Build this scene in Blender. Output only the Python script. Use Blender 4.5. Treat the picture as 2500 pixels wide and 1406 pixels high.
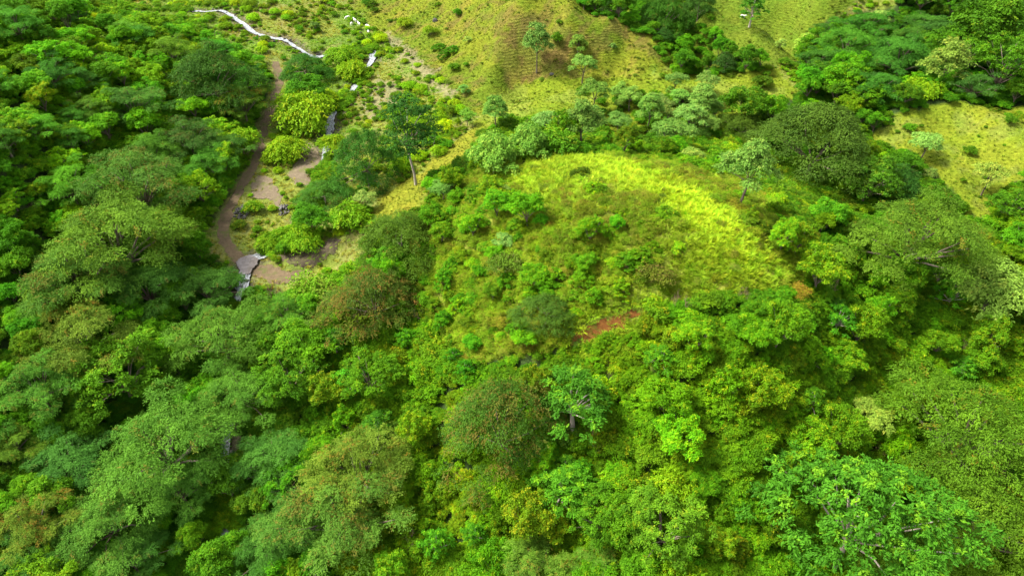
import bpy, bmesh, math, random
import numpy as np

R = math.radians
scene = bpy.context.scene
for o in list(bpy.data.objects):
    bpy.data.objects.remove(o)

# ------------------------------------------------------------------ camera
CAM = np.array([0.0, 0.0, 85.0]); PITCH = 38.0
F = 1671.0; W2, H2 = 1250.0, 703.0                    # focal length and centre in photograph pixels
cam_data = bpy.data.cameras.new("camera"); cam_data.sensor_width = 36.0; cam_data.lens = 36.0 * F / 2500.0
cam_data.clip_start = 0.5; cam_data.clip_end = 4000.0
cam = bpy.data.objects.new("camera", cam_data); scene.collection.objects.link(cam)
cam.location = CAM; cam.rotation_euler = (R(90 - PITCH), 0, 0)
scene.camera = cam
# ------------------------------------------------------------------ sky and sun (bright overcast)
SUN_EL, SUN_AZ = 54.0, 275.0      # azimuth measured clockwise from +Y (the view direction)
world = bpy.data.worlds.new("World"); scene.world = world; world.use_nodes = True
nt = world.node_tree; nt.nodes.clear()
sky = nt.nodes.new("ShaderNodeTexSky"); sky.sky_type = 'NISHITA'; sky.sun_disc = False
sky.sun_elevation = R(SUN_EL); sky.sun_rotation = R(SUN_AZ); sky.air_density = 1.0; sky.dust_density = 3.0
hs = nt.nodes.new("ShaderNodeHueSaturation"); hs.inputs['Saturation'].default_value = 0.25
bg = nt.nodes.new("ShaderNodeBackground"); bg.inputs['Strength'].default_value = 0.064
wo = nt.nodes.new("ShaderNodeOutputWorld")
nt.links.new(sky.outputs[0], hs.inputs['Color']); nt.links.new(hs.outputs[0], bg.inputs['Color'])
nt.links.new(bg.outputs[0], wo.inputs['Surface'])
sd = bpy.data.lights.new("sun", 'SUN'); sd.energy = 1.5; sd.angle = R(12); sd.color = (1.0, 0.95, 0.86)
sun = bpy.data.objects.new("sun", sd); scene.collection.objects.link(sun)
sun.rotation_euler = (R(90 - SUN_EL), 0, R(180 - SUN_AZ)); sun.location = (0, 0, 200)
vs = scene.view_settings
vs.view_transform = 'Standard'; vs.look = 'None'; vs.gamma = 1.0; vs.use_curve_mapping = False; vs.exposure = 2.65

# ------------------------------------------------------------------ projection helpers (used only to lay the place out)
cp, sp = math.cos(R(PITCH)), math.sin(R(PITCH))
FWD = np.array([0, cp, -sp]); UPV = np.array([0, sp, cp]); RGT = np.array([1.0, 0, 0])
def rays(u, v):
    u = np.asarray(u, float); v = np.asarray(v, float)
    return FWD + ((u - W2) / F)[..., None] * RGT + ((H2 - v) / F)[..., None] * UPV
def project(p):
    q = np.asarray(p, float) - CAM
    dep = np.maximum(q @ FWD, 1.0)
    return W2 + F * (q @ RGT) / dep, H2 - F * (q @ UPV) / dep, dep
def on_plane(u, v, z):
    d = rays(u, v); t = (z - CAM[2]) / d[..., 2]
    return CAM + d * t[..., None]

def hash2(ix, iy, seed):
    h = (ix.astype(np.int64) * 374761393 + iy.astype(np.int64) * 668265263 + seed * 974711) & 0x7fffffff
    h = ((h ^ (h >> 13)) * 1274126177) & 0x7fffffff
    return ((h ^ (h >> 16)) & 0xffff) / 65535.0
def vnoise(x, y, seed=0):
    x = np.asarray(x, float); y = np.asarray(y, float)
    ix = np.floor(x); iy = np.floor(y); fx = x - ix; fy = y - iy
    fx = fx * fx * (3 - 2 * fx); fy = fy * fy * (3 - 2 * fy)
    ix = ix.astype(np.int64); iy = iy.astype(np.int64)
    a = hash2(ix, iy, seed); b = hash2(ix + 1, iy, seed); c = hash2(ix, iy + 1, seed); d = hash2(ix + 1, iy + 1, seed)
    return (a * (1 - fx) + b * fx) * (1 - fy) + (c * (1 - fx) + d * fx) * fy
def fbm(x, y, s, seed=0, o=4):
    r = 0; a = 1.0; t = 0
    for k in range(o):
        r = r + a * (vnoise(np.asarray(x) / s, np.asarray(y) / s, seed + k * 17) - 0.5); t += a; a *= 0.5; s = s / 2.03
    return r / t * 2
def inpoly(u, v, poly):
    u = np.asarray(u); v = np.asarray(v); ins = np.zeros(u.shape, bool); n = len(poly)
    for i in range(n):
        x1, y1 = poly[i]; x2, y2 = poly[(i + 1) % n]
        if y1 == y2: continue
        c = ((y1 > v) != (y2 > v)) & (u < (x2 - x1) * (v - y1) / (y2 - y1) + x1)
        ins ^= c
    return ins

# ------------------------------------------------------------------ the lie of the land: heights known at landmarks
LAND = [  # (photo x, photo y, height above the ford)
 (200,0,16),(450,25,12),(620,78,10),(720,112,8.5),(905,130,8),(875,195,6.5),(805,310,4.5),(735,540,1),(640,620,0.3),(600,650,0),
 (575,760,-2.5),(558,1030,-7),(546,1290,-11),(540,1406,-12.5),(668,170,8),(640,300,5),(612,400,3.4),(560,500,2),(548,580,1),(680,672,1),
 (760,400,4),(700,470,2.6),(760,600,2.5),(770,640,1.2),(860,560,4),(950,470,6),
 (300,400,10),(300,150,19),(100,60,27),(0,500,17),(0,250,25),(200,600,6),(0,800,7),(250,850,-1),(0,1100,-1),(250,1300,-9),(0,1406,-6),(480,300,9),
 (450,640,1.5),(520,880,-5),(720,760,-0.5),(700,1000,-5),(800,1300,-10),(-250,300,34),(-250,800,17),(-300,1406,2),
 (900,760,2.5),(1000,900,0),(1000,1150,-6),(1000,1406,-11),(890,670,3.2),(1000,580,9),(1100,480,11.5),(1200,420,14.5),(1100,700,9),
 (1300,560,18.5),(1450,398,20.5),(1330,390,18),(1650,475,24),(1800,590,23),(1900,660,19),(1500,640,20.5),(1300,750,13),(1480,800,13.5),(1540,740,17),(1680,720,19),
 (1250,1000,3),(1300,1300,-5),(1500,1000,6),(1700,880,14),(1700,1150,4),(1700,1406,-3.5),(1900,820,13.5),(2100,750,8),(2100,1000,-1),(2100,1406,-11),
 (2300,850,1),(2450,760,-1),(2450,1050,-6),(2450,1406,-12),(2700,900,4),(2750,1406,-6),(2200,600,6),(2450,600,3),(2100,480,5),(2000,400,6),(1850,430,11),(1700,370,9),
 (1500,345,8.5),(1300,345,9.5),(1200,300,8),(1600,290,9.5),
 (1100,350,7.5),(1100,250,7.5),(1000,200,7.5),(950,100,8.5),(800,60,10),(700,20,12.5),(900,20,11.5),(1100,170,10),(1050,60,13.5),(1200,30,22),(1260,0,26),(1200,150,13.5),(1300,120,17),(1250,190,10.5),
 (1350,210,10.5),(1350,260,10.5),(1340,0,27),(1400,38,24),(1500,75,20.5),(1590,112,17),(1640,152,13),(1450,130,15.5),(1500,180,11),(1750,200,13),(1720,175,12),(1750,250,10),
 (1500,58,14),(1560,20,19),(1620,62,13),(1640,100,12),(1420,10,22),(1750,0,27),(1830,60,21),(1900,120,15),(1940,160,11.5),(1700,150,12),(1780,100,14.5),(1740,60,17),(1850,30,15),(1930,70,12.5),(1950,115,11),(2000,0,22),(2080,100,12),
 (2200,40,19),(2150,160,11),(2350,150,11),(2300,40,19),(2480,30,20),(2480,220,10.5),(2650,150,14),
 (2000,220,11),(2200,230,11),(2330,255,15.5),(2450,300,15),(2560,340,14),(2250,300,13.5),(2300,330,11.5),(2420,350,12),(2330,430,9),(2420,470,7),(2500,430,9),(2700,400,14),(1900,210,13),
]
LN = np.array(LAND, float)
PW = on_plane(LN[:, 0], LN[:, 1], LN[:, 2])
EXTRA = np.array([(-160,10,-6),(0,10,-18),(160,10,-12),(-60,20,-16),(70,25,-15),(-300,60,12),(300,60,5),(-320,200,45),(320,200,18),
                  (-300,420,50),(-120,430,28),(0,440,75),(120,440,80),(300,430,70),(0,300,48),(90,300,50),(180,300,46),(-40,310,22)], float)
CP = np.vstack([PW, EXTRA]); SC = 100.0
def tps(r2): return 0.5 * r2 * np.log(r2 + 1e-9)
def _fit():
    n = len(CP); xy = CP[:, :2] / SC
    d2 = ((xy[:, None] - xy[None]) ** 2).sum(-1)
    A = np.zeros((n + 3, n + 3)); A[:n, :n] = tps(d2) + np.eye(n) * 0.0005
    Pm = np.c_[np.ones(n), xy]; A[:n, n:] = Pm; A[n:, :n] = Pm.T
    return np.linalg.solve(A, np.r_[CP[:, 2], 0, 0, 0]), xy
WT, XY0 = _fit()
def land0(x, y):
    x = np.clip(np.asarray(x, float), -330, 330); y = np.clip(np.asarray(y, float), -20, 460)
    q = np.stack([x.ravel(), y.ravel()], 1) / SC; out = np.empty(len(q)); n = len(XY0)
    for i in range(0, len(q), 20000):
        c = q[i:i + 20000]
        d2 = ((c[:, None] - XY0[None]) ** 2).sum(-1)
        out[i:i + 20000] = tps(d2) @ WT[:n] + WT[n] + c @ WT[n + 1:]
    return out.reshape(x.shape)

STREAM_PX = [(120,-10),(200,2),(300,15),(400,26),(450,25),(500,27),(540,25),(580,48),(620,78),(660,90),(690,95),(720,112),(760,136),(800,133),
             (860,128),(905,122),(908,145),(880,180),(873,200),(850,235),(816,272),(806,300),(803,325),(790,400),(775,470),(745,545),(705,598),
             (660,619),(615,628),(602,645),(594,668),(588,705),(575,760),(568,900),(560,1015),(552,1060),(547,1200),(546,1295),(538,1406),(520,1600)]
def spline(pts, n):
    p = np.array(pts, float); P = np.vstack([2 * p[0] - p[1], p, 2 * p[-1] - p[-2]]); out = []
    for i in range(1, len(P) - 2):
        t = np.linspace(0, 1, n, endpoint=False)[:, None]
        a, b, c, d = P[i - 1], P[i], P[i + 1], P[i + 2]
        out.append(0.5 * ((2 * b) + (c - a) * t + (2 * a - 5 * b + 4 * c - d) * t * t + (3 * b - a - 3 * c + d) * t ** 3))
    return np.vstack(out + [p[-1:]])
# axis grids: 1 m where the photograph looks, widening towards the horizon
def axis(a, b, far_a, far_b, step):
    core = np.arange(a, b + step, step); l = []; s = step; p = a
    while p > far_a: s *= 1.35; p -= s; l.append(p)
    r = []; s = step; p = core[-1]
    while p < far_b: s *= 1.35; p += s; r.append(p)
    return np.array(l[::-1] + list(core) + r)
GX = axis(-265, 265, -1800, 1800, 1.0); GY = axis(20, 430, -900, 2600, 1.0)
MX, MY = np.meshgrid(GX, GY)
GZ = land0(MX, MY)
over = np.maximum(np.maximum(np.abs(MX) - 330, MY - 460), 0)
GZ += over * 0.06 + np.minimum(over / 80, 1) * fbm(MX, MY, 260, 5) * 45
def _dl(x, y, line):
    best = np.full(np.shape(x), 1e9)
    for a, b in zip(line[:-1], line[1:]):
        d = b - a; t = np.clip(((x - a[0]) * d[0] + (y - a[1]) * d[1]) / ((d * d).sum() + 1e-9), 0, 1)
        best = np.minimum(best, (x - a[0] - t * d[0]) ** 2 + (y - a[1] - t * d[1]) ** 2)
    return np.sqrt(best)
def ridge(pts, amp, wid, shift=(0, 0)):
    p = np.array(pts, float); L = on_plane(p[:, 0], p[:, 1], p[:, 2])[:, :2] + np.array(shift)
    d = _dl(MX, MY, L); GZ[...] += amp * (np.sqrt(1 + (6.0 / wid) ** 2 * 0 + (d / wid) ** 2) * -1 + 2.2).clip(0, None) * np.exp(-(d / (wid * 2.2)) ** 2)
S1 = [(1330,-20,27),(1400,38,24),(1500,75,20.5),(1590,112,17),(1640,152,13)]; S2 = [(1730,-20,28),(1750,0,27),(1830,60,21),(1900,120,15),(1940,160,11.5)]
S3 = [(2190,285,13),(2250,262,14.5),(2340,252,15.5),(2420,285,15),(2500,345,13),(2560,380,12)]
ridge(S1, 1.3, 5.0); ridge(S1, -3.2, 7.0, (8, 15)); ridge(S2, 1.5, 5.0); ridge(S2, -3.2, 7.0, (8, 15)); ridge(S3, 1.6, 4.0); ridge(S3, -1.8, 6.0, (3, 12))
ridge([(1195,205,10.5),(1215,150,14),(1235,90,18),(1265,20,24)], 1.6, 4.0); ridge([(1285,195,11),(1330,130,15),(1350,60,20)], -2.2, 6.0); ridge([(1060,110,12),(1110,60,17),(1150,10,22)], -1.6, 5.0); ridge([(1120,150,12),(1160,80,17),(1190,20,21)], 1.0, 3.0); ridge([(1410,170,12),(1430,110,17),(1440,60,21)], -1.6, 4.0); ridge([(1370,180,12),(1385,120,16),(1390,70,21)], 1.1, 3.5); ridge([(1500,165,12),(1530,110,17)], -1.3, 4.0); ridge([(990,60,11),(1040,10,16)], 1.2, 4.0); ridge([(1790,130,13),(1770,60,18)], -1.5, 4.0)
_up = np.clip((MY - 175) / 15, 0, 1) * np.clip((MX - -35) / 20, 0, 1) * (MY < 330); GZ += _up * (fbm(MX, MY, 9, 51, 3) * 1.5 + fbm(MX, MY, 18, 57, 2) * 1.2)
GZ += fbm(MX, MY, 28, 11, 3) * 1.3 + fbm(MX, MY, 7, 23, 3) * 0.42 + fbm(MX, MY, 2.2, 41, 2) * 0.12
def height(x, y):
    x = np.asarray(x, float); y = np.asarray(y, float)
    fx = np.interp(x, GX, np.arange(len(GX))); fy = np.interp(y, GY, np.arange(len(GY)))
    i = np.clip(fx.astype(int), 0, len(GX) - 2); j = np.clip(fy.astype(int), 0, len(GY) - 2); a = fx - i; b = fy - j
    return (GZ[j, i] * (1 - a) + GZ[j, i + 1] * a) * (1 - b) + (GZ[j + 1, i] * (1 - a) + GZ[j + 1, i + 1] * a) * b
TT = np.arange(35, 620, 0.4)
def hit(u, v, lift=0.0, per_depth=0.0, back=None):
    """where the sight line through a landmark of the photograph meets the land (raised by lift + per_depth*depth)"""
    d = rays(u, v); P = CAM + TT[:, None] * d
    g = P[:, 2] - height(P[:, 0], P[:, 1]) - lift - per_depth * TT
    if back is not None: g = np.where(P[:, 1] < back, 1.0, g)
    k = np.argmax(g < 0) if (g < 0).any() else len(TT) - 1
    k = max(k, 1); t = TT[k - 1] + (TT[k] - TT[k - 1]) * np.clip(g[k - 1] / max(g[k - 1] - g[k], 1e-6), 0, 1)
    return CAM + t * d, t
def hits(pts): return np.array([hit(u, v)[0] for u, v in pts])
# carve the stream bed
SW = spline(hits(STREAM_PX)[:, :2], 8)
def dist_line(x, y, line):
    best = np.full(np.shape(x), 1e9)
    for a, b in zip(line[:-1], line[1:]):
        d = b - a; L = (d * d).sum() + 1e-9
        t = np.clip(((x - a[0]) * d[0] + (y - a[1]) * d[1]) / L, 0, 1)
        best = np.minimum(best, (x - a[0] - t * d[0]) ** 2 + (y - a[1] - t * d[1]) ** 2)
    return np.sqrt(best)
core = (np.abs(MX) < 200) & (MY < 430) & (MY > 20)
ds = np.full(MX.shape, 1e3); ds[core] = dist_line(MX[core], MY[core], SW)
GZ -= 0.75 * np.exp(-(ds / 2.6) ** 2)
TRACK_PX = [(672,150),(678,175),(682,200),(668,240),(650,290),(634,345),(622,395),(600,435),(570,485),(550,535),(546,575),(560,605),(585,632),(625,652),(670,668),(705,672),(735,668)]
TW = spline(hits(TRACK_PX)[:, :2], 8)
dt = np.full(MX.shape, 1e3); dt[core] = dist_line(MX[core], MY[core], TW)
GZ -= 0.18 * np.exp(-(dt / 2.2) ** 2)
# eroded step above the lower end of the track and the red earth scarp on the knoll
def scarp(px, drop, width):
    global GZ
    L = spline(hits(px)[:, :2], 5)
    d = dist_line(MX[core], MY[core], L)
    c = L.mean(0); side = np.zeros(d.shape); best = np.full(d.shape, 1e9)
    for a, b in zip(L[:-1], L[1:]):
        e = b - a; n = np.array([-e[1], e[0]]) / (np.hypot(*e) + 1e-9); m = (a + b) / 2
        dd = (MX[core] - m[0]) ** 2 + (MY[core] - m[1]) ** 2
        s = (MX[core] - m[0]) * n[0] + (MY[core] - m[1]) * n[1]
        k = dd < best; best[k] = dd[k]; side[k] = s[k]
    GZ[core] += drop * np.tanh(side / width) * np.exp(-(d / (width * 5)) ** 2)
scarp([(665,640),(710,652),(760,648),(800,625),(830,600)], 0.9, 0.9)
scarp([(1400,828),(1440,808),(1490,790),(1545,765)], 0.8, 0.9)

# ------------------------------------------------------------------ ground cover zones (photo outlines of the ground plan)
VALLEY = [(130,-60),(200,-5),(300,20),(430,42),(500,60),(560,110),(640,152),(664,200),(650,280),(625,330),(606,400),(555,490),(500,560),(470,600),(540,640),(590,690),(690,720),
          (770,690),(830,670),(900,650),(890,590),(900,540),(960,520),(1040,470),(1060,420),(1150,350),(1170,300),(1260,290),(1440,290),(1530,330),(1700,330),(1760,310),(1900,240),(1960,230),(1950,150),(2010,50),(2100,40),(2190,10),(2290,-60),(130,-90)]
SLOPE = [(830,-80),(860,10),(930,80),(1000,140),(1090,200),(1130,260),(1200,300),(1300,215),(1500,200),(1640,165),(1850,170),(1950,150),(2010,60),(2200,-80)]
BENCH = [(1150,330),(1180,260),(1240,215),(1330,190),(1450,195),(1560,180),(1700,165),(1900,170),(1960,230),(1900,250),(1760,310),(1700,340),(1530,340),(1400,300),(1270,290)]
APRON = [(900,530),(940,470),(1010,430),(1060,380),(1160,310),(1180,330),(1120,400),(1060,440),(1040,500),(960,545)]
GRASS = [(1200,440),(1250,405),(1330,380),(1420,380),(1520,395),(1620,425),(1720,470),(1800,540),(1880,600),(1925,660),(1890,710),(1780,725),(1700,735),(1640,740),(1560,770),(1440,790),(1430,760),(1520,730),(1580,690),(1640,640),
         (1680,590),(1640,540),(1560,480),(1450,450),(1380,460),(1330,520),(1270,470)]
SCRUB = [(1040,480),(1110,440),(1200,420),(1250,400),(1500,380),(1760,430),(1900,480),(2000,560),(1950,720),(1700,740),(1560,780),(1400,840),(1300,870),(1100,880),(1050,780),(1000,680),(1000,560)]
RIGHT = [(2120,330),(2180,290),(2240,265),(2340,248),(2420,265),(2520,255),(2700,270),(2700,430),(2480,440),(2450,480),(2420,530),(2370,530),(2320,470),(2270,410),(2220,375),(2150,350)]
LIME = [(1080,940),(1130,930),(1150,1000),(1120,1100),(1170,1220),(1200,1300),(1100,1360),(1070,1300),(1110,1200),(1060,1100)]
GRAVEL = [(735,348),(762,352),(795,390),(800,425),(768,458),(722,452),(700,425),(728,392)]
GRAVEL2 = [(632,428),(660,432),(690,475),(690,515),(655,490),(612,482),(610,455)]
STONY = [(930,85),(965,88),(1005,130),(1060,170),(1100,205),(1120,250),(1085,250),(1060,205),(990,160),(950,120)]
STONY2 = [(880,250),(920,195),(960,200),(985,230),(930,290),(900,300)]
STONY3 = [(560,20),(600,5),(660,5),(640,25),(570,30)]
DRYHILL = [(1200,120),(1260,40),(1400,60),(1430,130),(1380,185),(1290,200),(1230,185)]
BANK = [(660,628),(700,645),(745,655),(790,640),(815,615),(830,585),(805,580),(775,600),(720,610),(690,625)]
REDSOIL = [(1385,848),(1405,808),(1445,780),(1500,768),(1566,748),(1574,768),(1510,804),(1470,818),(1430,840)]
def zone(u, v, poly, j=0.0, seed=3):
    if j:
        a = (vnoise(u / 22, v / 14, seed) - 0.5) + 0.6 * (vnoise(u / 8, v / 6, seed + 5) - 0.5)
        b = (vnoise(u / 22, v / 14, seed + 9) - 0.5) + 0.6 * (vnoise(u / 8, v / 6, seed + 13) - 0.5)
        u = u + a * 2 * j; v = v + b * j * 1.4
    return inpoly(u, v, poly)

# ------------------------------------------------------------------ materials
def new_mat(name):
    m = bpy.data.materials.new(name); m.use_nodes = True; t = m.node_tree; t.nodes.clear()
    return m, t, t.nodes.new("ShaderNodeOutputMaterial")
def mixc(t, a, b, fac, mode='MIX'):
    n = t.nodes.new("ShaderNodeMix"); n.data_type = 'RGBA'; n.blend_type = mode; n.clamp_factor = True
    for s, val in ((n.inputs[6], a), (n.inputs[7], b), (n.inputs[0], fac)):
        if hasattr(val, 'is_linked') or hasattr(val, 'links'): t.links.new(val, s)
        elif isinstance(val, (int, float)): s.default_value = val
        else: s.default_value = (*val[:3], 1)
    return n.outputs[2]
def noise_node(t, scale, detail=4, rough=0.6, vec=None):
    n = t.nodes.new("ShaderNodeTexNoise"); n.inputs['Scale'].default_value = scale; n.inputs['Detail'].default_value = detail; n.inputs['Roughness'].default_value = rough
    if vec is not None: t.links.new(vec, n.inputs['Vector'])
    return n.outputs['Fac']
def ramp(t, fac, stops):
    n = t.nodes.new("ShaderNodeValToRGB"); e = n.color_ramp.elements
    while len(e) < len(stops): e.new(0.5)
    for k, (p, c) in zip(e, stops):
        k.position = p; k.color = (*c, 1) if not isinstance(c, (int, float)) else (c, c, c, 1)
    t.links.new(fac, n.inputs[0]); return n.outputs[0]
def bsdf(t, color, rough=0.8, spec=0.2):
    p = t.nodes.new("ShaderNodeBsdfPrincipled")
    if hasattr(color, 'links'): t.links.new(color, p.inputs['Base Color'])
    else: p.inputs['Base Color'].default_value = (*color, 1)
    p.inputs['Roughness'].default_value = rough; p.inputs['Specular IOR Level'].default_value = spec
    return p
def bump(t, h, strength, dist, p):
    b = t.nodes.new("ShaderNodeBump"); b.inputs['Strength'].default_value = strength; b.inputs['Distance'].default_value = dist
    t.links.new(h, b.inputs['Height']); t.links.new(b.outputs[0], p.inputs['Normal'])
def leaf_mat(name, A, B, C, inst=False, trans=0.3):
    m, t, out = new_mat(name)
    at = t.nodes.new("ShaderNodeAttribute"); at.attribute_name = "tone"
    al = t.nodes.new("ShaderNodeAttribute"); al.attribute_name = "alt"
    c = mixc(t, A, B, at.outputs['Fac']); c = mixc(t, c, C, al.outputs['Fac'])
    if inst:
        ti = t.nodes.new("ShaderNodeAttribute"); ti.attribute_type = 'INSTANCER'; ti.attribute_name = "tint"; tc = ti.outputs['Color']
    else:
        ti = t.nodes.new("ShaderNodeObjectInfo"); tc = ti.outputs['Color']
    c = mixc(t, c, tc, 1.0, 'MULTIPLY')
    p = bsdf(t, c, 0.6, 0.06)
    tr = t.nodes.new("ShaderNodeBsdfTranslucent"); t.links.new(c, tr.inputs['Color'])
    mx = t.nodes.new("ShaderNodeMixShader"); mx.inputs[0].default_value = trans
    t.links.new(p.outputs[0], mx.inputs[1]); t.links.new(tr.outputs[0], mx.inputs[2]); t.links.new(mx.outputs[0], out.inputs[0])
    return m
PAL = {  # dark leaf, light leaf, accent (pods, flowers or young shoots)
 'rain':    ((0.032,0.110,0.011),(0.116,0.290,0.028),(0.170,0.140,0.026)),
 'dome':    ((0.024,0.078,0.008),(0.072,0.175,0.016),(0.155,0.115,0.024)),
 'broad':   ((0.034,0.118,0.004),(0.135,0.325,0.008),(0.250,0.330,0.010)),
 'rosette': ((0.028,0.112,0.006),(0.090,0.280,0.014),(0.210,0.420,0.016)),
 'pale':    ((0.085,0.185,0.028),(0.250,0.390,0.075),(0.370,0.430,0.090)),
 'slim':    ((0.022,0.085,0.008),(0.060,0.190,0.016),(0.100,0.220,0.020)),
 'lime':    ((0.085,0.210,0.004),(0.240,0.410,0.008),(0.360,0.420,0.011)),
 'bush':    ((0.036,0.118,0.004),(0.145,0.325,0.008),(0.270,0.310,0.011)),
 'thicket': ((0.028,0.100,0.003),(0.140,0.330,0.008),(0.280,0.340,0.010)),
 'scrub':   ((0.075,0.150,0.008),(0.225,0.330,0.014),(0.230,0.190,0.034)),
}
LM = {k: leaf_mat(k + "_leaves", *v) for k, v in PAL.items()}
LMI = {k: leaf_mat(k + "_leaves_ground", *PAL[k], inst=True) for k in ('bush', 'scrub', 'lime', 'pale', 'broad', 'thicket')}
def bark_mat(name, a, b):
    m, t, out = new_mat(name); n = noise_node(t, 3.0, 5); c = ramp(t, n, [(0.35, a), (0.65, b)])
    p = bsdf(t, c, 0.9, 0.1); bump(t, n, 0.5, 0.05, p); t.links.new(p.outputs[0], out.inputs[0]); return m
BARK = bark_mat("bark_grey_brown", (0.10, 0.075, 0.05), (0.24, 0.20, 0.15))
BARKP = bark_mat("bark_pale", (0.24, 0.20, 0.15), (0.45, 0.40, 0.33))
DRYM = bark_mat("dry_twigs", (0.13, 0.085, 0.05), (0.27, 0.19, 0.12))

# ------------------------------------------------------------------ ground sheet
def mesh_from(name, verts, faces, mat=None, smooth=False, attrs=None):
    me = bpy.data.meshes.new(name); V = np.asarray(verts, np.float32); Fc = np.asarray(faces, np.int32)
    k = Fc.shape[1]
    me.vertices.add(len(V)); me.vertices.foreach_set("co", V.ravel())
    me.loops.add(Fc.size); me.loops.foreach_set("vertex_index", Fc.ravel())
    me.polygons.add(len(Fc)); me.polygons.foreach_set("loop_start", np.arange(0, Fc.size, k, dtype=np.int32))
    if smooth: me.polygons.foreach_set("use_smooth", np.ones(len(Fc), bool))
    for an, (typ, data) in (attrs or {}).items():
        a = me.attributes.new(an, typ, 'POINT')
        a.data.foreach_set('color' if typ == 'FLOAT_COLOR' else 'value', np.asarray(data, np.float32).ravel())
    me.update(); me.validate()
    if mat: me.materials.append(mat)
    return me
def link(name, me, parent=None, loc=None):
    o = bpy.data.objects.new(name, me); scene.collection.objects.link(o)
    if parent: o.parent = parent
    if loc is not None: o.location = loc
    return o
def tag(o, label=None, cat=None, group=None, kind=None):
    if label: o["label"] = label
    if cat: o["category"] = cat
    if group: o["group"] = group
    if kind: o["kind"] = kind
    return o
ny, nx = MX.shape
UU, VV, DD = project(np.stack([MX, MY, GZ], -1))
behind = ((np.stack([MX, MY, GZ], -1) - CAM) @ FWD) < 5
UU[behind] = -5000
gc = np.empty(MX.shape + (4,)); gc[..., 3] = 1
def setc(mask, c, amt=1.0):
    a = np.asarray(amt) if np.ndim(amt) else np.full(MX.shape, amt)
    a = np.where(mask, a, 0.0)[..., None]
    gc[..., :3] = gc[..., :3] * (1 - a) + np.array(c) * a
gc[..., :3] = (0.035, 0.060, 0.016)
n1 = fbm(MX, MY, 14, 71) ; n2 = fbm(MX, MY, 5, 91)
valley = zone(UU, VV, VALLEY, 10); setc(valley, (0.135, 0.165, 0.028)); setc(valley & (n1 > 0.12), (0.085, 0.150, 0.022), 0.7); setc(valley & (n2 > 0.22), (0.18, 0.16, 0.06), 0.55)
slope = zone(UU, VV, SLOPE, 10); setc(slope, (0.125, 0.150, 0.012)); setc(slope & (n1 > 0.1), (0.085, 0.130, 0.010), 0.7); setc(slope & (n2 < -0.25), (0.18, 0.15, 0.028), 0.5)
setc(zone(UU, VV, DRYHILL, 20), (0.125, 0.115, 0.028), 0.55)
n3 = fbm(MX, MY, 3.5, 131)
setc(slope & (n3 > 0.2), (0.105, 0.080, 0.024), 0.6)
setc(zone(UU, VV, DRYHILL, 20) & (n2 > 0.2), (0.12, 0.075, 0.028), 0.6)
bench = zone(UU, VV, BENCH, 10); setc(bench, (0.130, 0.175, 0.012)); setc(bench & (n1 > 0.15), (0.16, 0.20, 0.03), 0.6)
setc(zone(UU, VV, APRON, 8), (0.165, 0.175, 0.016))
right = zone(UU, VV, RIGHT, 8); setc(right, (0.150, 0.185, 0.014)); setc(right & (n2 > 0.2), (0.14, 0.17, 0.03), 0.6)
hill2 = (UU > 1640) & slope; setc(hill2, (0.092, 0.140, 0.012), 0.85)
scrubz = zone(UU, VV, SCRUB, 12); setc(scrubz, (0.14, 0.17, 0.022))
setc((UU > 1370) & (UU < 1600) & (VV > 740) & (VV < 920), (0.12, 0.15, 0.016), 0.8)
grassz = zone(UU, VV, GRASS, 12); setc(grassz, (0.20, 0.24, 0.03))
for pz in (STONY, STONY2, STONY3):
    s = zone(UU, VV, pz, 14); setc(s, (0.19, 0.16, 0.095), 0.75)
setc(zone(UU, VV, [(x, y) for x, y in GRAVEL], 10), (0.15, 0.13, 0.08), 0.7)
setc((ds < 3.2) & core, (0.10, 0.085, 0.06), 0.8)
setc((dt < 2.8) & core & (n2 < 0.1), (0.15, 0.16, 0.05), 0.6)
# grass terraces trodden by cattle: weight per vertex
terr = (slope | bench | right | zone(UU, VV, APRON, 8)).astype(float)
m, t, out = new_mat("hillside_ground")
ca = t.nodes.new("ShaderNodeAttribute"); ca.attribute_name = "cover"
ta = t.nodes.new("ShaderNodeAttribute"); ta.attribute_name = "terrace"
tc = t.nodes.new("ShaderNodeTexCoord"); sep = t.nodes.new("ShaderNodeSeparateXYZ"); t.links.new(tc.outputs['Object'], sep.inputs[0])
nA = noise_node(t, 0.9, 6, 0.65, tc.outputs['Object']); nB = noise_node(t, 0.16, 4, 0.6, tc.outputs['Object']); nC = noise_node(t, 4.0, 3, 0.6, tc.outputs['Object'])
c = mixc(t, ca.outputs['Color'], ramp(t, nA, [(0.25, 0.45), (0.5, 0.95), (0.75, 1.5)]), 0.85, 'MULTIPLY')
c = mixc(t, c, ramp(t, nC, [(0.3, 0.6), (0.7, 1.35)]), 0.6, 'MULTIPLY')
c = mixc(t, c, ramp(t, nB, [(0.35, (0.80, 0.95, 0.75)), (0.65, (1.12, 1.03, 1.0))]), 0.8, 'MULTIPLY')
def mth(op, a, b=None):
    n = t.nodes.new("ShaderNodeMath"); n.operation = op
    for s, val in zip(n.inputs, (a, b)):
        if val is None: continue
        if isinstance(val, (int, float)): s.default_value = val
        else: t.links.new(val, s)
    return n.outputs[0]
band = mth('SINE', mth('ADD', mth('MULTIPLY', sep.outputs['Z'], 9.0), mth('MULTIPLY', nB, 26.0)))
bandw = mth('MULTIPLY', mth('MULTIPLY', band, ta.outputs['Fac']), mth('ADD', nA, 0.1))
c = mixc(t, c, (0.6, 0.5, 0.4), mth('MULTIPLY', mth('MAXIMUM', mth('SUBTRACT', mth('MULTIPLY', bandw, -1.0), 0.22), 0.0), 0.7), 'MULTIPLY')
p = bsdf(t, c, 0.95, 0.05)
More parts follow.
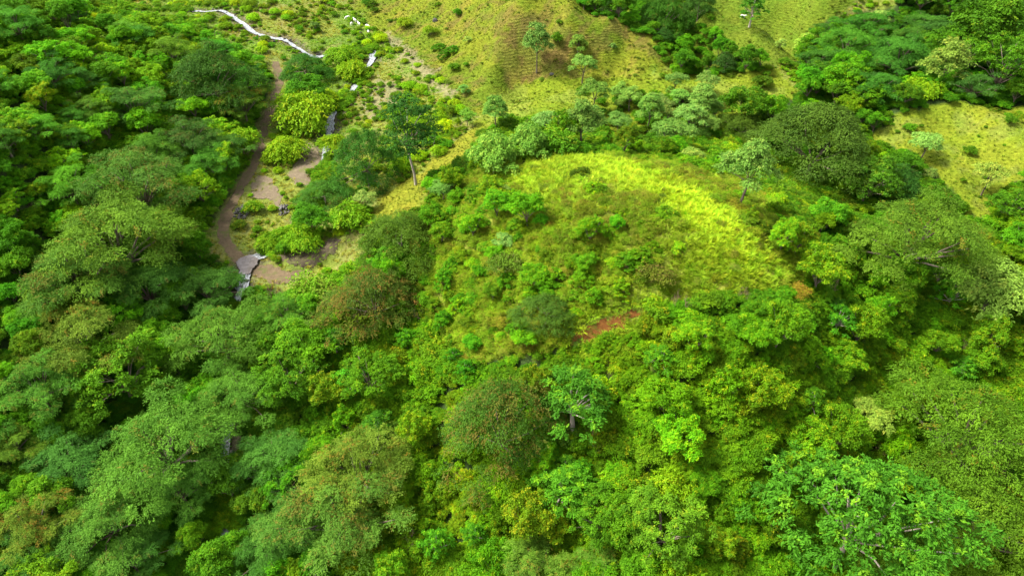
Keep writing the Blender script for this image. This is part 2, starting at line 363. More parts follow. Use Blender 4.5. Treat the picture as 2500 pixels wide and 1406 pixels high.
hgt = mth('ADD', mth('ADD', mth('MULTIPLY', nA, 0.55), mth('MULTIPLY', nC, 0.18)), mth('MULTIPLY', bandw, 0.09))
bump(t, hgt, 1.0, 0.9, p); t.links.new(p.outputs[0], out.inputs[0]); GROUND = m
idx = np.arange(ny * nx).reshape(ny, nx)
quads = np.stack([idx[:-1, :-1], idx[:-1, 1:], idx[1:, 1:], idx[1:, :-1]], -1).reshape(-1, 4)
gme = mesh_from("hillside_ground", np.stack([MX, MY, GZ], -1).reshape(-1, 3), quads, GROUND, True,
                {"cover": ('FLOAT_COLOR', gc.reshape(-1, 4)), "terrace": ('FLOAT', terr.ravel())})
tag(link("ground", gme), "grassy and wooded hillsides around a narrow valley", None, None, "structure")

# ------------------------------------------------------------------ track, stream, bare patches
def ribbon(name, line, width, lift, mat, nc=7, jag=0.3, seed=1, rough=0.0):
    rng = np.random.default_rng(seed); L = np.asarray(line); tg = np.gradient(L, axis=0); tg /= np.linalg.norm(tg, axis=1)[:, None] + 1e-9
    nrm = np.c_[-tg[:, 1], tg[:, 0]]; wd = np.interp(np.linspace(0, 1, len(L)), np.linspace(0, 1, len(width)), width) if np.ndim(width) else np.full(len(L), float(width))
    s = np.linspace(-1, 1, nc); V = []
    jl = rng.normal(0, jag, (len(L), 2)); jl = (jl + np.roll(jl, 1, 0)) / 1.4
    for i in range(len(L)):
        off = s * wd[i] / 2; off[0] += jl[i, 0]; off[-1] += jl[i, 1]
        xy = L[i] + nrm[i] * off[:, None]
        V.append(np.c_[xy, height(xy[:, 0], xy[:, 1]) + lift + rough * rng.normal(size=nc) * (np.abs(s) < 0.99)])
    V = np.array(V); n = len(L); ix = np.arange(n * nc).reshape(n, nc)
    Fq = np.stack([ix[:-1, :-1], ix[:-1, 1:], ix[1:, 1:], ix[1:, :-1]], -1).reshape(-1, 4)
    return mesh_from(name, V.reshape(-1, 3), Fq, mat, True)
def earth_mat(name, a, b, cgrass=None, scale=1.2):
    m, t, out = new_mat(name); tcn = t.nodes.new("ShaderNodeTexCoord").outputs['Object']
    n = noise_node(t, scale, 6, 0.7, tcn); f = noise_node(t, scale * 6, 3, 0.6, tcn)
    c = ramp(t, n, [(0.3, a), (0.7, b)]); c = mixc(t, c, ramp(t, f, [(0.3, 0.65), (0.7, 1.3)]), 0.7, 'MULTIPLY')
    if cgrass: c = mixc(t, c, cgrass, ramp(t, noise_node(t, 0.55, 4, 0.6, tcn), [(0.52, 0.0), (0.66, 0.75)]))
    p = bsdf(t, c, 0.95, 0.1); bump(t, f, 0.7, 0.12, p); t.links.new(p.outputs[0], out.inputs[0]); return m
DIRT = earth_mat("packed_track_earth", (0.090, 0.064, 0.036), (0.150, 0.110, 0.064), (0.08, 0.10, 0.022))
GRAV = earth_mat("grey_gravel", (0.105, 0.082, 0.052), (0.185, 0.145, 0.092), (0.11, 0.12, 0.03), 1.6)
REDM = earth_mat("red_earth", (0.105, 0.036, 0.009), (0.195, 0.082, 0.020), (0.11, 0.12, 0.014), 1.8)
BROWNM = earth_mat("brown_earth", (0.040, 0.031, 0.019), (0.095, 0.075, 0.048), (0.10, 0.11, 0.03), 1.4)
tl = np.vstack([TW]); tag(link("dirt_track", ribbon("dirt_track", tl, [1.9, 1.9, 2.0, 2.1, 2.2, 2.4, 2.5, 2.6, 3.0, 4.4, 3.8], 0.09, DIRT, 9, 0.22, 4)), "narrow brown dirt track curving down the valley to the ford", None, None, "structure")
def patch(name, poly, mat, lift=0.07, j=8, seed=3, step=0.3, label=None, rough=0.03):
    c = hits(poly); x0, x1 = c[:, 0].min() - 2, c[:, 0].max() + 2; y0, y1 = c[:, 1].min() - 2, c[:, 1].max() + 2
    xs = np.arange(x0, x1, step); ys = np.arange(y0, y1, step); X, Y = np.meshgrid(xs, ys)
    Z = height(X, Y) + lift + rough * np.random.default_rng(seed).normal(size=X.shape)
    u, v, _ = project(np.stack([X, Y, Z], -1)); ins = zone(u, v, poly, j, seed)
    ix = np.arange(X.size).reshape(X.shape)
    Fq = np.stack([ix[:-1, :-1], ix[:-1, 1:], ix[1:, 1:], ix[1:, :-1]], -1); keep = ins[:-1, :-1] & ins[1:, 1:]
    Fq = Fq[keep]; used, inv = np.unique(Fq, return_inverse=True)
    V = np.stack([X, Y, Z], -1).reshape(-1, 3)[used]
    return tag(link(name, mesh_from(name, V, inv.reshape(-1, 4), mat, True)), label, None, None, "structure")
patch("gravel_clearing", GRAVEL, GRAV, 0.08, 7, 3, label="bare grey gravel clearing beside the lime bushes")
patch("gravel_clearing", GRAVEL2, GRAV, 0.08, 8, 9, label="thin gravel strip beside the dirt track")
patch("earth_bank", BANK, BROWNM, 0.08, 7, 5, label="eroded dark brown earth bank above the ford", rough=0.08)
patch("red_earth_bank", REDSOIL, REDM, 0.10, 10, 6, label="bare red earth scar on the knoll", rough=0.07)
_w = [1.2,1.2,1.2,1.2,1.5,1.5,1.7,1.8,1.7,1.6,1.4,1.3,1.6,1.8,1.2,2.6,1.8,1.0,1.6,1.0,1.8,2.2,1.6,1.0,0.9,0.9,1.2,2.6,3.0,2.4,2.6,1.4,1.0,1.0,1.8,1.4,1.0,1.7,1.0,1.0]
SWID = np.repeat(_w, 8)[:len(SW)]
# stream: broken white water over dark stones
m, t, out = new_mat("white_water"); tcn = t.nodes.new("ShaderNodeTexCoord").outputs['Object']
n = noise_node(t, 2.4, 6, 0.8, tcn); foam = ramp(t, n, [(0.38, 0.0), (0.66, 1.0)])
c = mixc(t, (0.045, 0.050, 0.048), (0.52, 0.55, 0.58), foam); p = bsdf(t, c, 0.25, 0.5)
bump(t, n, 0.8, 0.2, p); t.links.new(p.outputs[0], out.inputs[0]); WATER = m
tag(link("stream", ribbon("stream", SW, SWID, 0.42, WATER, 9, 0.12, 8, 0.012)), "shallow white water stream tumbling down the valley", None, None, "structure")
m, t, out = new_mat("wet_slab"); tcn = t.nodes.new("ShaderNodeTexCoord").outputs['Object']
n = noise_node(t, 1.1, 5, 0.7, tcn); c = ramp(t, n, [(0.35, (0.10, 0.082, 0.070)), (0.62, (0.165, 0.14, 0.13)), (0.74, (0.36, 0.37, 0.38))])
p = bsdf(t, c, 0.3, 0.4); bump(t, n, 0.3, 0.05, p); t.links.new(p.outputs[0], out.inputs[0])
FORD = [(573,640),(583,628),(612,622),(630,632),(634,644),(612,660),(606,672),(584,672),(580,655)]
patch("ford", FORD, m, 0.62, 5, 12, 0.22, "shallow ford where the stream washes over the track", 0.01)
def stones(name, px, n, rad, size, seed, label, pile=0.0):
    rng = np.random.default_rng(seed); V = []; Fs = []; c, dep = hit(*px)
    bm = bmesh.new(); bmesh.ops.create_icosphere(bm, subdivisions=1, radius=1.0); bv = np.array([v.co[:] for v in bm.verts]); bf = np.array([[v.index for v in f.verts] for f in bm.faces]); bm.free()
    for i in range(n):
        a = rng.uniform(0, 2 * math.pi); r = rad * math.sqrt(rng.uniform()); x = c[0] + r * math.cos(a) * 0.8; y = c[1] + r * math.sin(a) * 1.2
        s = size * rng.uniform(0.5, 1.3); sh = bv * rng.uniform(0.7, 1.3, 3) * s * (1 + 0.18 * rng.normal(size=(len(bv), 1)))
        th = rng.uniform(0, 6.28); Rm = np.array([[math.cos(th), -math.sin(th), 0], [math.sin(th), math.cos(th), 0], [0, 0, 1]])
        V.append(sh @ Rm.T + [x, y, height(x, y) + pile * (1 - r / rad) * rng.uniform(0.5, 1) + s * 0.3]); Fs.append(bf + i * len(bv))
    o = link(name, mesh_from(name, np.vstack(V), np.vstack(Fs), STONE)); tag(o, label, None, None, "stuff"); return o
m, t, out = new_mat("grey_stone"); n = noise_node(t, 2.0, 5); c = ramp(t, n, [(0.3, (0.045, 0.042, 0.038)), (0.7, (0.16, 0.15, 0.135))])
p = bsdf(t, c, 0.85, 0.2); bump(t, n, 0.6, 0.06, p); t.links.new(p.outputs[0], out.inputs[0]); STONE = m
stones("rock_pile", (590, 520), 60, 2.0, 0.32, 1, "grey heap of loose rocks beside the dirt track bend", 0.9)
stones("rock_pile", (692, 515), 45, 1.7, 0.30, 2, "grey heap of loose rocks below the gravel strip", 0.7)
rng0 = np.random.default_rng(77)
# stones lying in the stream bed
sv = []; sf = []
bm = bmesh.new(); bmesh.ops.create_icosphere(bm, subdivisions=1, radius=1.0); BV = np.array([v.co[:] for v in bm.verts]); BF = np.array([[v.index for v in f.verts] for f in bm.faces]); bm.free()
for k in range(130):
    q = SW[rng0.integers(0, len(SW))] + rng0.normal(0, 1.5, 2); s = rng0.uniform(0.15, 0.5)
    if dist_line(np.array([q[0]]), np.array([q[1]]), TW)[0] < 3.0: continue
    sf.append(BF + len(sv) * len(BV)); sv.append(BV * rng0.uniform(0.7, 1.3, 3) * s * (1 + 0.15 * rng0.normal(size=(len(BV), 1))) + [q[0], q[1], float(height(q[0], q[1])) + 0.35])
tag(link("stream_stones", mesh_from("stream_stones", np.vstack(sv), np.vstack(sf), STONE)), "dark wet stones scattered along the stream bed", None, None, "stuff")

# ------------------------------------------------------------------ plant builders
def unit(a): return a / (np.linalg.norm(a, axis=-1, keepdims=True) + 1e-9)
def leaf_mesh(name, P, D, N, L, Wd, tone, alt, mat):
    D = unit(D); S = unit(np.cross(D, N)); Nn = np.cross(S, D)
    L = np.broadcast_to(L, len(P))[:, None]; Wd = np.broadcast_to(Wd, len(P))[:, None]
    V = np.stack([P - D * L * .5, P + S * Wd * .5 + Nn * Wd * .12 - D * L * .05, P + D * L * .5 - Nn * L * .08, P - S * Wd * .5 + Nn * Wd * .12 - D * L * .05], 1)
    n = len(P); q = np.arange(n * 4).reshape(n, 4)
    return mesh_from(name, V.reshape(-1, 3), q, mat, False, {"tone": ('FLOAT', np.repeat(np.clip(tone, 0, 1), 4)), "alt": ('FLOAT', np.repeat(np.clip(alt, 0, 1), 4))})
def tube(V, Fs, pts, rad, n=6):
    pts = np.asarray(pts, float); base = sum(len(v) for v in V)
    for i, p0 in enumerate(pts):
        d = unit((pts[min(i + 1, len(pts) - 1)] - pts[max(i - 1, 0)])[None])[0]
        a = np.cross(d, [0.31, 0.95, 0.1]); a /= np.linalg.norm(a) + 1e-9; b = np.cross(d, a)
        th = np.linspace(0, 2 * math.pi, n, endpoint=False)[:, None]
        V.append(p0 + (np.cos(th) * a + np.sin(th) * b) * rad[i])
    for i in range(len(pts) - 1):
        for k in range(n):
            Fs.append((base + i * n + k, base + i * n + (k + 1) % n, base + (i + 1) * n + (k + 1) % n, base + (i + 1) * n + k))
def umbrella(rng, Rr, H, n, sag, flat=0.42, pad=(0.15, 0.25), rim=0.92):
    i = np.arange(n) + 0.5; r = Rr * rim * np.sqrt(i / n) * rng.uniform(0.85, 1.1, n); a = i * 2.39996 + rng.normal(0, 0.25, n)
    ex = 1 + 0.22 * np.cos(a * 2 + rng.uniform(0, 6)) + 0.12 * np.cos(a * 3 + rng.uniform(0, 6))
    c = np.c_[r * ex * np.cos(a), r * ex * np.sin(a), H - sag * (r / Rr) ** 2 + rng.normal(0, H * 0.05, n)]
    q = Rr * rng.uniform(*pad, n); return c, np.c_[q, q, q * flat]
def lumps(rng, Rr, H, n, zr, size=(0.28, 0.45), low=-0.2):
    d = unit(rng.normal(size=(n * 4, 3))); d = d[d[:, 2] > low][:n]
    c = d * np.array([Rr, Rr, zr]) * rng.uniform(0.45, 0.8, (len(d), 1)) + [0, 0, H]
    q = Rr * rng.uniform(*size, len(c)); return c, np.c_[q, q, q * 0.75]
def foliage(rng, cl, ns, nl, slen, ll, lw, droop=0.4, spread=0.18, low=-0.35, brown=0.0, young=0.0, nup=0.55, rosette=False, yellow=0.0):
    c, rad = cl; area = rad[:, 0] * rad[:, 1]; k = rng.choice(len(c), ns, p=area / area.sum())
    d = unit(rng.normal(size=(ns * 6, 3))); d = d[d[:, 2] > low][:ns]; m = len(d); k = k[:m]
    seed = c[k] + d * rad[k] * rng.uniform(0.72, 1.06, (m, 1)); nrm = unit(d / rad[k])
    glob = c[k] * [1, 1, 0]; o = unit(d * [1, 1, 0] + 0.35 * unit(glob + 1e-6) + rng.normal(0, 0.35, (m, 3)) * [1, 1, 0])
    s = unit(o * 0.8 + nrm * 0.45 + [0, 0, -droop] + rng.normal(0, 0.25, (m, 3)))
    ct = rng.uniform(0, 1, len(c))[k]; st = rng.uniform(0, 1, m)
    cb = np.clip(rng.uniform(-0.6, 1.0, len(c)), 0, 1)[k]
    sb = (rng.uniform(0, 1, m) < brown * (0.25 + cb * 1.3) * np.clip(0.35 + d[:, 2], 0.1, 1.2)) * rng.uniform(0.45, 1, m)
    sb = np.maximum(sb, (rng.uniform(0, 1, m) < young * np.clip(0.3 + d[:, 2], 0, 1.2)) * rng.uniform(0.4, 1, m))
    rep = lambda x: np.repeat(x, nl, axis=0)
    S, Nr, Sd = rep(s), rep(nrm), rep(seed); M = m * nl
    if rosette:
        ref = unit(np.cross(nrm, rng.normal(size=(m, 3)))); ref2 = np.cross(nrm, ref)
        th = np.tile(np.arange(nl) * 2.39996, m) + rng.normal(0, 0.2, M); el = np.tile(np.linspace(0.9, -0.45, nl), m)
        D = unit(rep(ref) * np.cos(th)[:, None] + rep(ref2) * np.sin(th)[:, None] + Nr * el[:, None] + [0, 0, -droop * 0.5])
        P = Sd + D * ll * 0.5; N = unit(Nr + rng.normal(0, 0.25, (M, 3)) + [0, 0, 0.4])
    else:
        tt = rng.uniform(-0.35, 0.75, M); P = Sd + S * (slen * tt)[:, None] + rng.normal(0, spread, (M, 3)) * [1, 1, 0.6]; P[:, 2] -= droop * slen * 0.5 * np.clip(tt, 0, 1) ** 2
        D = unit(S + rng.normal(0, 0.55, (M, 3)) + [0, 0, -0.25 * droop]); N = unit(Nr * 0.7 + [0, 0, nup] + rng.normal(0, 0.34, (M, 3)))
    tone = 0.5 * rep(ct) + 0.34 * rep(st) + 0.16 * rng.uniform(0, 1, M)
    return P, D, N, ll * rng.uniform(0.55, 1.45, M), lw * rng.uniform(0.6, 1.4, M), tone, rep(sb) * rng.uniform(0.6, 1, M)
def join_f(*fs): return tuple(np.concatenate([f[i] for f in fs]) for i in range(7))
def limbs(rng, cl, base_r, fork, nlimb, mat, name, lean=0.0, twig=0.25):
    c, rad = cl; V = []; Fs = []
    k0 = np.array([rng.normal(0, 0.15) + lean, rng.normal(0, 0.15), fork]); tube(V, Fs, [(0, 0, -1.2), (0.05, 0, fork * 0.3), k0 * [0.6, 0.6, 0.7], k0], [base_r * 1.35, base_r, base_r * 0.85, base_r * 0.72], 8)
    for j in rng.permutation(len(c))[:nlimb]:
        e = c[j] - [0, 0, rad[j, 2] * 0.2]; mid = k0 * 0.5 + e * 0.5 + np.r_[rng.normal(0, 0.3, 2), 0.25 * (e[2] - fork) * rng.uniform(-0.2, 0.8)]
        b = base_r * rng.uniform(0.28, 0.42); tube(V, Fs, [k0 - [0, 0, 0.2], k0 * 0.8 + mid * 0.2, mid, e * 0.7 + mid * 0.3, e], [b * 1.3, b * 1.1, b * 0.8, b * 0.5, b * twig], 5)
    return mesh_from(name, np.vstack(V), np.array(Fs), mat, True)
PROTO = {}
def reg(kind, var, fol, trunk, mat=None):
    me = leaf_mesh(kind + "_crown", *fol, mat or LM[kind]); P = fol[0]
    wid = (np.percentile(P[:, 0], 98) - np.percentile(P[:, 0], 2) + np.percentile(P[:, 1], 98) - np.percentile(P[:, 1], 2)) / 2
    PROTO[(kind, var)] = dict(crown=me, trunk=trunk, w=wid, zc=(np.percentile(P[:, 2], 5) + np.percentile(P[:, 2], 97)) / 2, h=P[:, 2].max())
def rain(var, seed, brown, Rr=8.0, H=10.0, sag=4.2, n=27):
    g = np.random.default_rng(seed); cl = umbrella(g, Rr, H, n, sag, 0.30, (0.15, 0.29)); cl[0][:, 2] += g.normal(0, 0.85, n); lo = umbrella(g, Rr * 0.85, H - 2.6, 11, sag, 0.4)
    f = join_f(foliage(g, cl, 1750, 20, 1.05, 0.25, 0.095, 0.55, 0.15, -0.05, brown=brown), foliage(g, lo, 280, 16, 1.0, 0.28, 0.10, 0.6, 0.2, -0.3))
    reg('rain', var, f, limbs(g, cl, 0.42, 3.6, 16, BARK, "rain_trunk"))
for k, (s, b) in enumerate([(1, 0.02), (2, 0.13), (3, 0.36), (4, 0.05)]): rain(k, s, b, 8, 10, [4.2, 4.6, 3.8, 5.0][k])
def dome(var, seed, brown, H=8.5, Rr=6.0, sg=0.75, rim=0.92, npad=80, flat=0.6):
    g = np.random.default_rng(seed); cl = umbrella(g, Rr, H, npad, H * sg, flat, (0.12, 0.23), rim)
    f = foliage(g, cl, 1800, 17, 0.95, 0.24, 0.09, 0.8, 0.15, -0.1, brown=brown)
    reg('dome', var, f, limbs(g, cl, 0.24, 2.6, 9, BARK, "dome_trunk"))
dome(0, 11, 0.0); dome(1, 12, 0.6, 10.5, 6.2, 0.88); dome(2, 13, 0.06); dome(3, 14, 0.02, 8.0, 5.6, 1.0, 1.06, 110, 0.85)
def broad(var, seed, young, Rr=4.5, H=5.6, zr=3.8):
    g = np.random.default_rng(seed); cl = lumps(g, Rr, H, 24 if var % 2 == 0 else 34, zr, (0.15, 0.36) if var % 2 == 0 else (0.10, 0.26), -0.35); cl[0][:] = [0, 0, H] + (cl[0] - [0, 0, H]) * g.uniform(0.75, 1.3, (len(cl[0]), 1)); asy = g.normal(0, 0.22, 2); cl[0][:, :2] *= 1 + 0.25 * np.sin(np.arctan2(cl[0][:, 1], cl[0][:, 0]) * 2 + g.uniform(0, 6))[:, None]; cl[0][:, 2] += cl[0][:, :2] @ asy
    f = foliage(g, cl, 1050, 15, 0.6, 0.30, 0.165, 0.35, 0.19, -0.3, young=young)
    reg('broad', var, f, limbs(g, cl, 0.24, 2.2, 9, BARK, "broad_trunk"))
for k in range(5): broad(k, 20 + k, [0.04, 0.15, 0.02, 0.35, 0.08][k], 4.5, 5.4 + 0.4 * k, 3.2 + 0.3 * k)
g = np.random.default_rng(29); n_ = 95; dv = unit(g.normal(size=(400, 3))); dv = dv[dv[:, 2] > -0.25][:n_]
cc = dv * [5.6, 5.6, 4.2] * g.uniform(0.62, 1.08, (n_, 1)) * (1 + 0.16 * np.sin(3 * np.arctan2(dv[:, 1], dv[:, 0]) + 1))[:, None] + [0, 0, 6.0]; qq = g.uniform(0.45, 1.0, n_)
reg('broad', 5, foliage(g, (cc, np.c_[qq, qq, qq * 0.7]), n_ * 14, 14, 0.5, 0.28, 0.16, 0.35, 0.15, -0.15, young=0.08), limbs(g, (cc, np.c_[qq, qq, qq]), 0.26, 2.4, 14, BARK, "broad_trunk"))
def rosette(var, seed, Rr, H, sag, n, cr):
    g = np.random.default_rng(seed); cl = umbrella(g, Rr, H, n, sag, 0.6, (cr * 0.8, cr * 1.25)); lo = umbrella(g, Rr * 0.85, H - 1.6, n // 2, sag, 0.6, (cr * 0.7, cr))
    f = join_f(foliage(g, cl, n * 15, 13, 0.62, 0.30, 0.13, 0.35, 0.09, -0.05, young=0.05), foliage(g, lo, n * 4, 13, 0.6, 0.32, 0.12, 0.45, 0.1, -0.3))
    yk = g.uniform(0, 1, n) < 0.28; c = cl[0][yk]; dd = np.sqrt(((f[0][:, None] - c[None]) ** 2).sum(-1)).min(1); f[6][:] = np.maximum(f[6], (dd < Rr * cr * 0.8) * 0.8 * g.uniform(0.3, 1, len(dd)))
    reg('rosette', var, f, limbs(g, cl, 0.26, H * 0.42, 14, BARKP, "rosette_trunk"))
rosette(0, 31, 7.5, 10.5, 4.6, 105, 0.095); rosette(1, 32, 3.8, 8.0, 4.5, 34, 0.15)
def pale(var, seed, Rr, H, sag, n, young):
    g = np.random.default_rng(seed); cl = umbrella(g, Rr, H, n, sag, 0.5, (0.26, 0.4))
    f = foliage(g, cl, 560, 12, 0.6, 0.32, 0.13, 0.55, 0.14, -0.2, young=young)
    reg('pale', var, f, limbs(g, cl, 0.16, H * 0.45, 8, BARK, "pale_trunk"))
pale(0, 41, 3.0, 6.6, 2.4, 12, 0.25); pale(1, 42, 2.6, 7.6, 4.0, 16, 0.15); pale(2, 43, 2.6, 4.0, 2.6, 14, 0.3); pale(3, 44, 3.2, 5.2, 1.4, 11, 0.1)
g = np.random.default_rng(51); ang = g.uniform(0, 6.28, 34); hh = g.uniform(7.5, 15.5, 34); rr = 3.6 * np.sqrt(np.clip(1 - ((hh - 11.5) / 5.0) ** 2, 0.1, 1)) * g.uniform(0.35, 1.0, 34)
cl = (np.c_[rr * np.cos(ang), rr * np.sin(ang), hh], np.c_[g.uniform(0.7, 1.15, 34)][:, [0, 0, 0]] * [1, 1, 0.75])
reg('slim', 0, foliage(g, cl, 620, 10, 0.6, 0.36, 0.17, 0.3, 0.16, -0.4), limbs(g, cl, 0.17, 7.0, 16, BARKP, "slim_trunk", 0.5))
def limeb(var, seed, Rr, H):
    g = np.random.default_rng(seed); cl = lumps(g, Rr, H * 0.45, 14, H * 0.5, (0.3, 0.45), -0.1)
    f = foliage(g, cl, 620, 11, 1.25, 0.38, 0.15, 0.75, 0.12, -0.1, young=0.22)
    reg('lime', var, f, limbs(g, cl, 0.12, 0.8, 8, BARK, "lime_trunk"))
for k in range(3): limeb(k, 61 + k, 3.3, [3.8, 3.2, 4.4][k])
def bushp(var, seed, Rr, H, young, kind='bush', ns=330, ll=0.34, lw=0.19, brown=0.0):
    g = np.random.default_rng(seed); cl = lumps(g, Rr, H * 0.45, 10, H * 0.45, (0.3, 0.5), -0.1)
    reg(kind, var, foliage(g, cl, ns, 13, 0.5, ll * 0.8, lw * 0.78, 0.35, 0.16, -0.1, young=young, brown=brown), limbs(g, cl, 0.09, 0.5, 6, BARK, kind + "_trunk"))
for k in range(5): bushp(k, 71 + k, 2.3, [2.8, 3.4, 2.4, 3.0, 2.6][k], [0.04, 0.12, 0.25, 0.02, 0.4][k])
for k in range(4): bushp(k, 81 + k, 1.5, [1.7, 1.4, 2.0, 1.5][k], 0.2, 'scrub', 190, 0.24, 0.11, [0.1, 0.35, 0.05, 0.7][k])
# tangled thicket: many small leaf clumps at uneven heights with gaps between them
def thicket(var, seed, Rr, H, n, young):
    g = np.random.default_rng(seed); i = np.arange(n) + 0.5; r = Rr * np.sqrt(i / n); a = i * 2.39996 + g.normal(0, 0.3, n); r = r * (1 + 0.25 * np.sin(2 * a + g.uniform(0, 6)) + 0.15 * np.sin(3 * a + g.uniform(0, 6)))
    z = H * (1 - 0.75 * (r / Rr) ** 2) * g.uniform(0.55, 1.15, n); c = np.c_[r * np.cos(a), r * np.sin(a), np.maximum(z, 0.3)]; q = g.uniform(0.32, 0.75, n)
    f = foliage(g, (c, np.c_[q, q, q * 0.7]), n * 12, 13, 0.38, 0.27, 0.16, 0.3, 0.12, -0.1, young=young)
    reg('thicket', var, f, limbs(g, (c, np.c_[q, q, q]), 0.13, 0.7, 14, BARK, "thicket_trunk"))
for k in range(4): thicket(k, 131 + k, [3.4, 2.8, 3.8, 3.0][k], [3.6, 4.4, 3.0, 5.0][k], [64, 48, 76, 52][k], [0.05, 0.12, 0.03, 0.2][k])
# leafless thicket of brown twigs
def twigs(seed, Rr, H, nst):
    g = np.random.default_rng(seed); V = []; Fs = []
    def grow(p, d, L, r, lev):
        q = p + d * L; mid = (p + q) / 2 + g.normal(0, L * 0.08, 3); tube(V, Fs, [p, mid, q], [r, r * 0.8, r * 0.6], 4)
        if lev > 0:
            for _ in range(g.integers(2, 4)): grow(p + (q - p) * g.uniform(0.5, 1), unit((d + g.normal(0, 0.5, 3) + [0, 0, 0.1])[None])[0], L * g.uniform(0.6, 0.85), r * 0.6, lev - 1)
    for _ in range(nst):
        a = g.uniform(0, 6.28); grow(np.array([0.4 * math.cos(a), 0.4 * math.sin(a), -0.4]), unit(np.array([[math.cos(a) * 0.8, math.sin(a) * 0.8, 1.0]]))[0], H * 0.4, 0.09, 4)
    return mesh_from("twigs", np.vstack(V), np.array(Fs), DRYM, True)
TWIGS = twigs(91, 2.5, 4.0, 6)
rngc = np.random.default_rng(5)
TAKEN = []   # plan positions already filled by a singled-out plant
PLACED = []
KIND_NAME = {'rain': 'spreading_tree', 'dome': 'domed_tree', 'broad': 'broadleaf_tree', 'rosette': 'rosette_tree', 'pale': 'pale_tree', 'slim': 'slender_tree', 'lime': 'lime_bush', 'bush': 'leafy_bush', 'scrub': 'scrub_bush', 'thicket': 'thicket_tree'}
def put(kind, var, pos, s, tint, label, cat, group=None, rot=None, sz=1.0, name=None, whole=True):
    pr = PROTO[(kind, var)]; nm = name or KIND_NAME[kind]
    tint = np.array(tint, float) * (1.3 if kind == 'pale' else 1.0); tint[2] = 1 + (tint[2] - 1) * 0.4 if tint[2] > 1 else tint[2]; tint[0] = 0.85 + (tint[0] - 0.85) * 0.55 if tint[0] < 0.85 else tint[0]
    e = bpy.data.objects.new(nm, None); scene.collection.objects.link(e); e.empty_display_size = 0.5
    e.location = pos; e.rotation_euler = (0, 0, rngc.uniform(0, 6.28) if rot is None else rot); e.scale = (s, s, s * sz)
    tag(e, label, cat, group)
    tr = link("trunk", pr['trunk'], e); cr = link("crown", pr['crown'], e); cr.color = (*tint, 1)
    return e
def tree(kind, var, u, v, w, tint, label, cat='tree', sz=1.0, group=None, name=None, back=None):
    pr = PROTO[(kind, var)]
    p0, dep = hit(u, v, 0.0, pr['zc'] * sz / pr['w'] * w / F, back)
    s = w * dep / F / pr['w']; z = float(height(p0[0], p0[1]))
    e = put(kind, var, (p0[0], p0[1], z - 0.15), s, tint, label, cat, group, None, sz, name)
    TAKEN.append((p0[0], p0[1], s * pr['w'] / 2, s * sz * pr['h'])); PLACED.append((u, v, w, label, p0, s))
    return e

# ------------------------------------------------------------------ trees and bushes that can be told apart in the photograph
G_ = (1, 1, 1); BG = (0.95, 1.0, 1.55); YG = (1.55, 1.15, 0.75); DK = (0.68, 0.72, 0.85); BR = (1.55, 1.0, 0.9); LT = (1.35, 1.25, 1.25); OL = (1.8, 1.1, 0.9); BRT = (1.2, 1.25, 0.8)
T = tree
# left wood
T('dome',2, 515,170,190, G_, "dark feathery tree just left of the dirt track's upper end")
T('rain',2, 588,238,120, YG, "brown-tipped spreading tree overhanging the upper dirt track")
T('rain',2, 460,322,135, DK, "small dark tree with brown umbrella top left of the lime track bush")
T('rain',1, 320,240,150, G_, "thin brown-flecked spreading tree amid the far left wood")
T('rain',2, 320,440,265, (1.05,0.95,0.9), "broad brown-olive umbrella tree left of the track's bend")
T('rain',3, 262,575,330, YG, "very wide yellow-green umbrella tree on the left slope")
T('rain',2, 190,655,250, (1.15,1.0,0.9), "brown-topped umbrella tree in front of the wide yellow-green one")
T('rain',1, 410,560,125, OL, "small olive umbrella tree beside the wide yellow-green one, towards the track")
T('rain',0, 350,690,190, (1.0,1.0,1.25), "deep green umbrella tree below the wide yellow-green one")
T('rain',0, 495,690,160, (1.1,1.05,1.3), "soft grey-green tree just left of the ford")
T('rain',1, 185,805,260, OL, "olive umbrella tree under the brown-topped one on the left slope")
T('rain',3, 535,810,235, (1.35,1.15,0.9), "big yellow-green umbrella tree below the ford")
T('broad',5, 275,880,215, G_, "bright green round tree on the lower left slope")
T('rain',1, 80,930,205, (1.1,1.15,0.9), "green umbrella tree with brown fringe at the left border, mid height")
T('rain',0, 575,945,190, (1.35,1.25,1.1), "light green fine-leaved umbrella tree over the hidden stream")
T('rain',0, 150,1120,190, (0.95,1.05,1.7), "blue-green umbrella tree at lower left")
T('rain',3, 390,1080,320, (1.25,1.15,0.95), "wide yellow-green umbrella tree at lower left, left of the stream")
T('rain',0, 662,1112,185, (1.05,1.1,1.5), "blue-green umbrella tree right of the hidden stream at lower left")
T('rain',1, 25,1070,130, YG, "small brown-flecked tree at the left border, lower part")
T('rain',0, 430,1180,180, (1.2,1.2,1.2), "pale green umbrella tree beneath the wide one at lower left")
T('rain',1, 250,1255,245, (1.2,1.1,1.0), "umbrella tree with rusty patches at lower left")
T('rain',2, 60,1275,180, OL, "rusty-topped umbrella tree in the lower left corner")
T('rain',0, 60,1365,170, (1.1,1.1,1.2), "green umbrella tree at the very lower left corner")
T('rain',0, 312,1355,160, (1.0,1.05,1.3), "small blue-green tree at the bottom border, left part")
T('rain',0, 655,1312,170, (1.05,1.1,1.35), "blue-green tree right of the lower white water glimpse")
T('rain',1, 870,1130,270, OL, "olive brown-topped umbrella tree, upper of two in the lower middle")
T('rain',2, 825,1250,270, (1.35,1.1,1.2), "brown-topped umbrella tree, lower of two in the lower middle")
T('dome',1, 1225,1020,265, (1.25,1.15,1.0), "tall rust-brown domed tree in the lower middle")
T('broad',0, 745,820,115, (1.2,1.2,1.0), "light green tree with visible trunk below the track's end")
T('rain',1, 690,760,130, (1.2,1.2,0.8), "yellow-green feathery tree below the gravel end of the track")
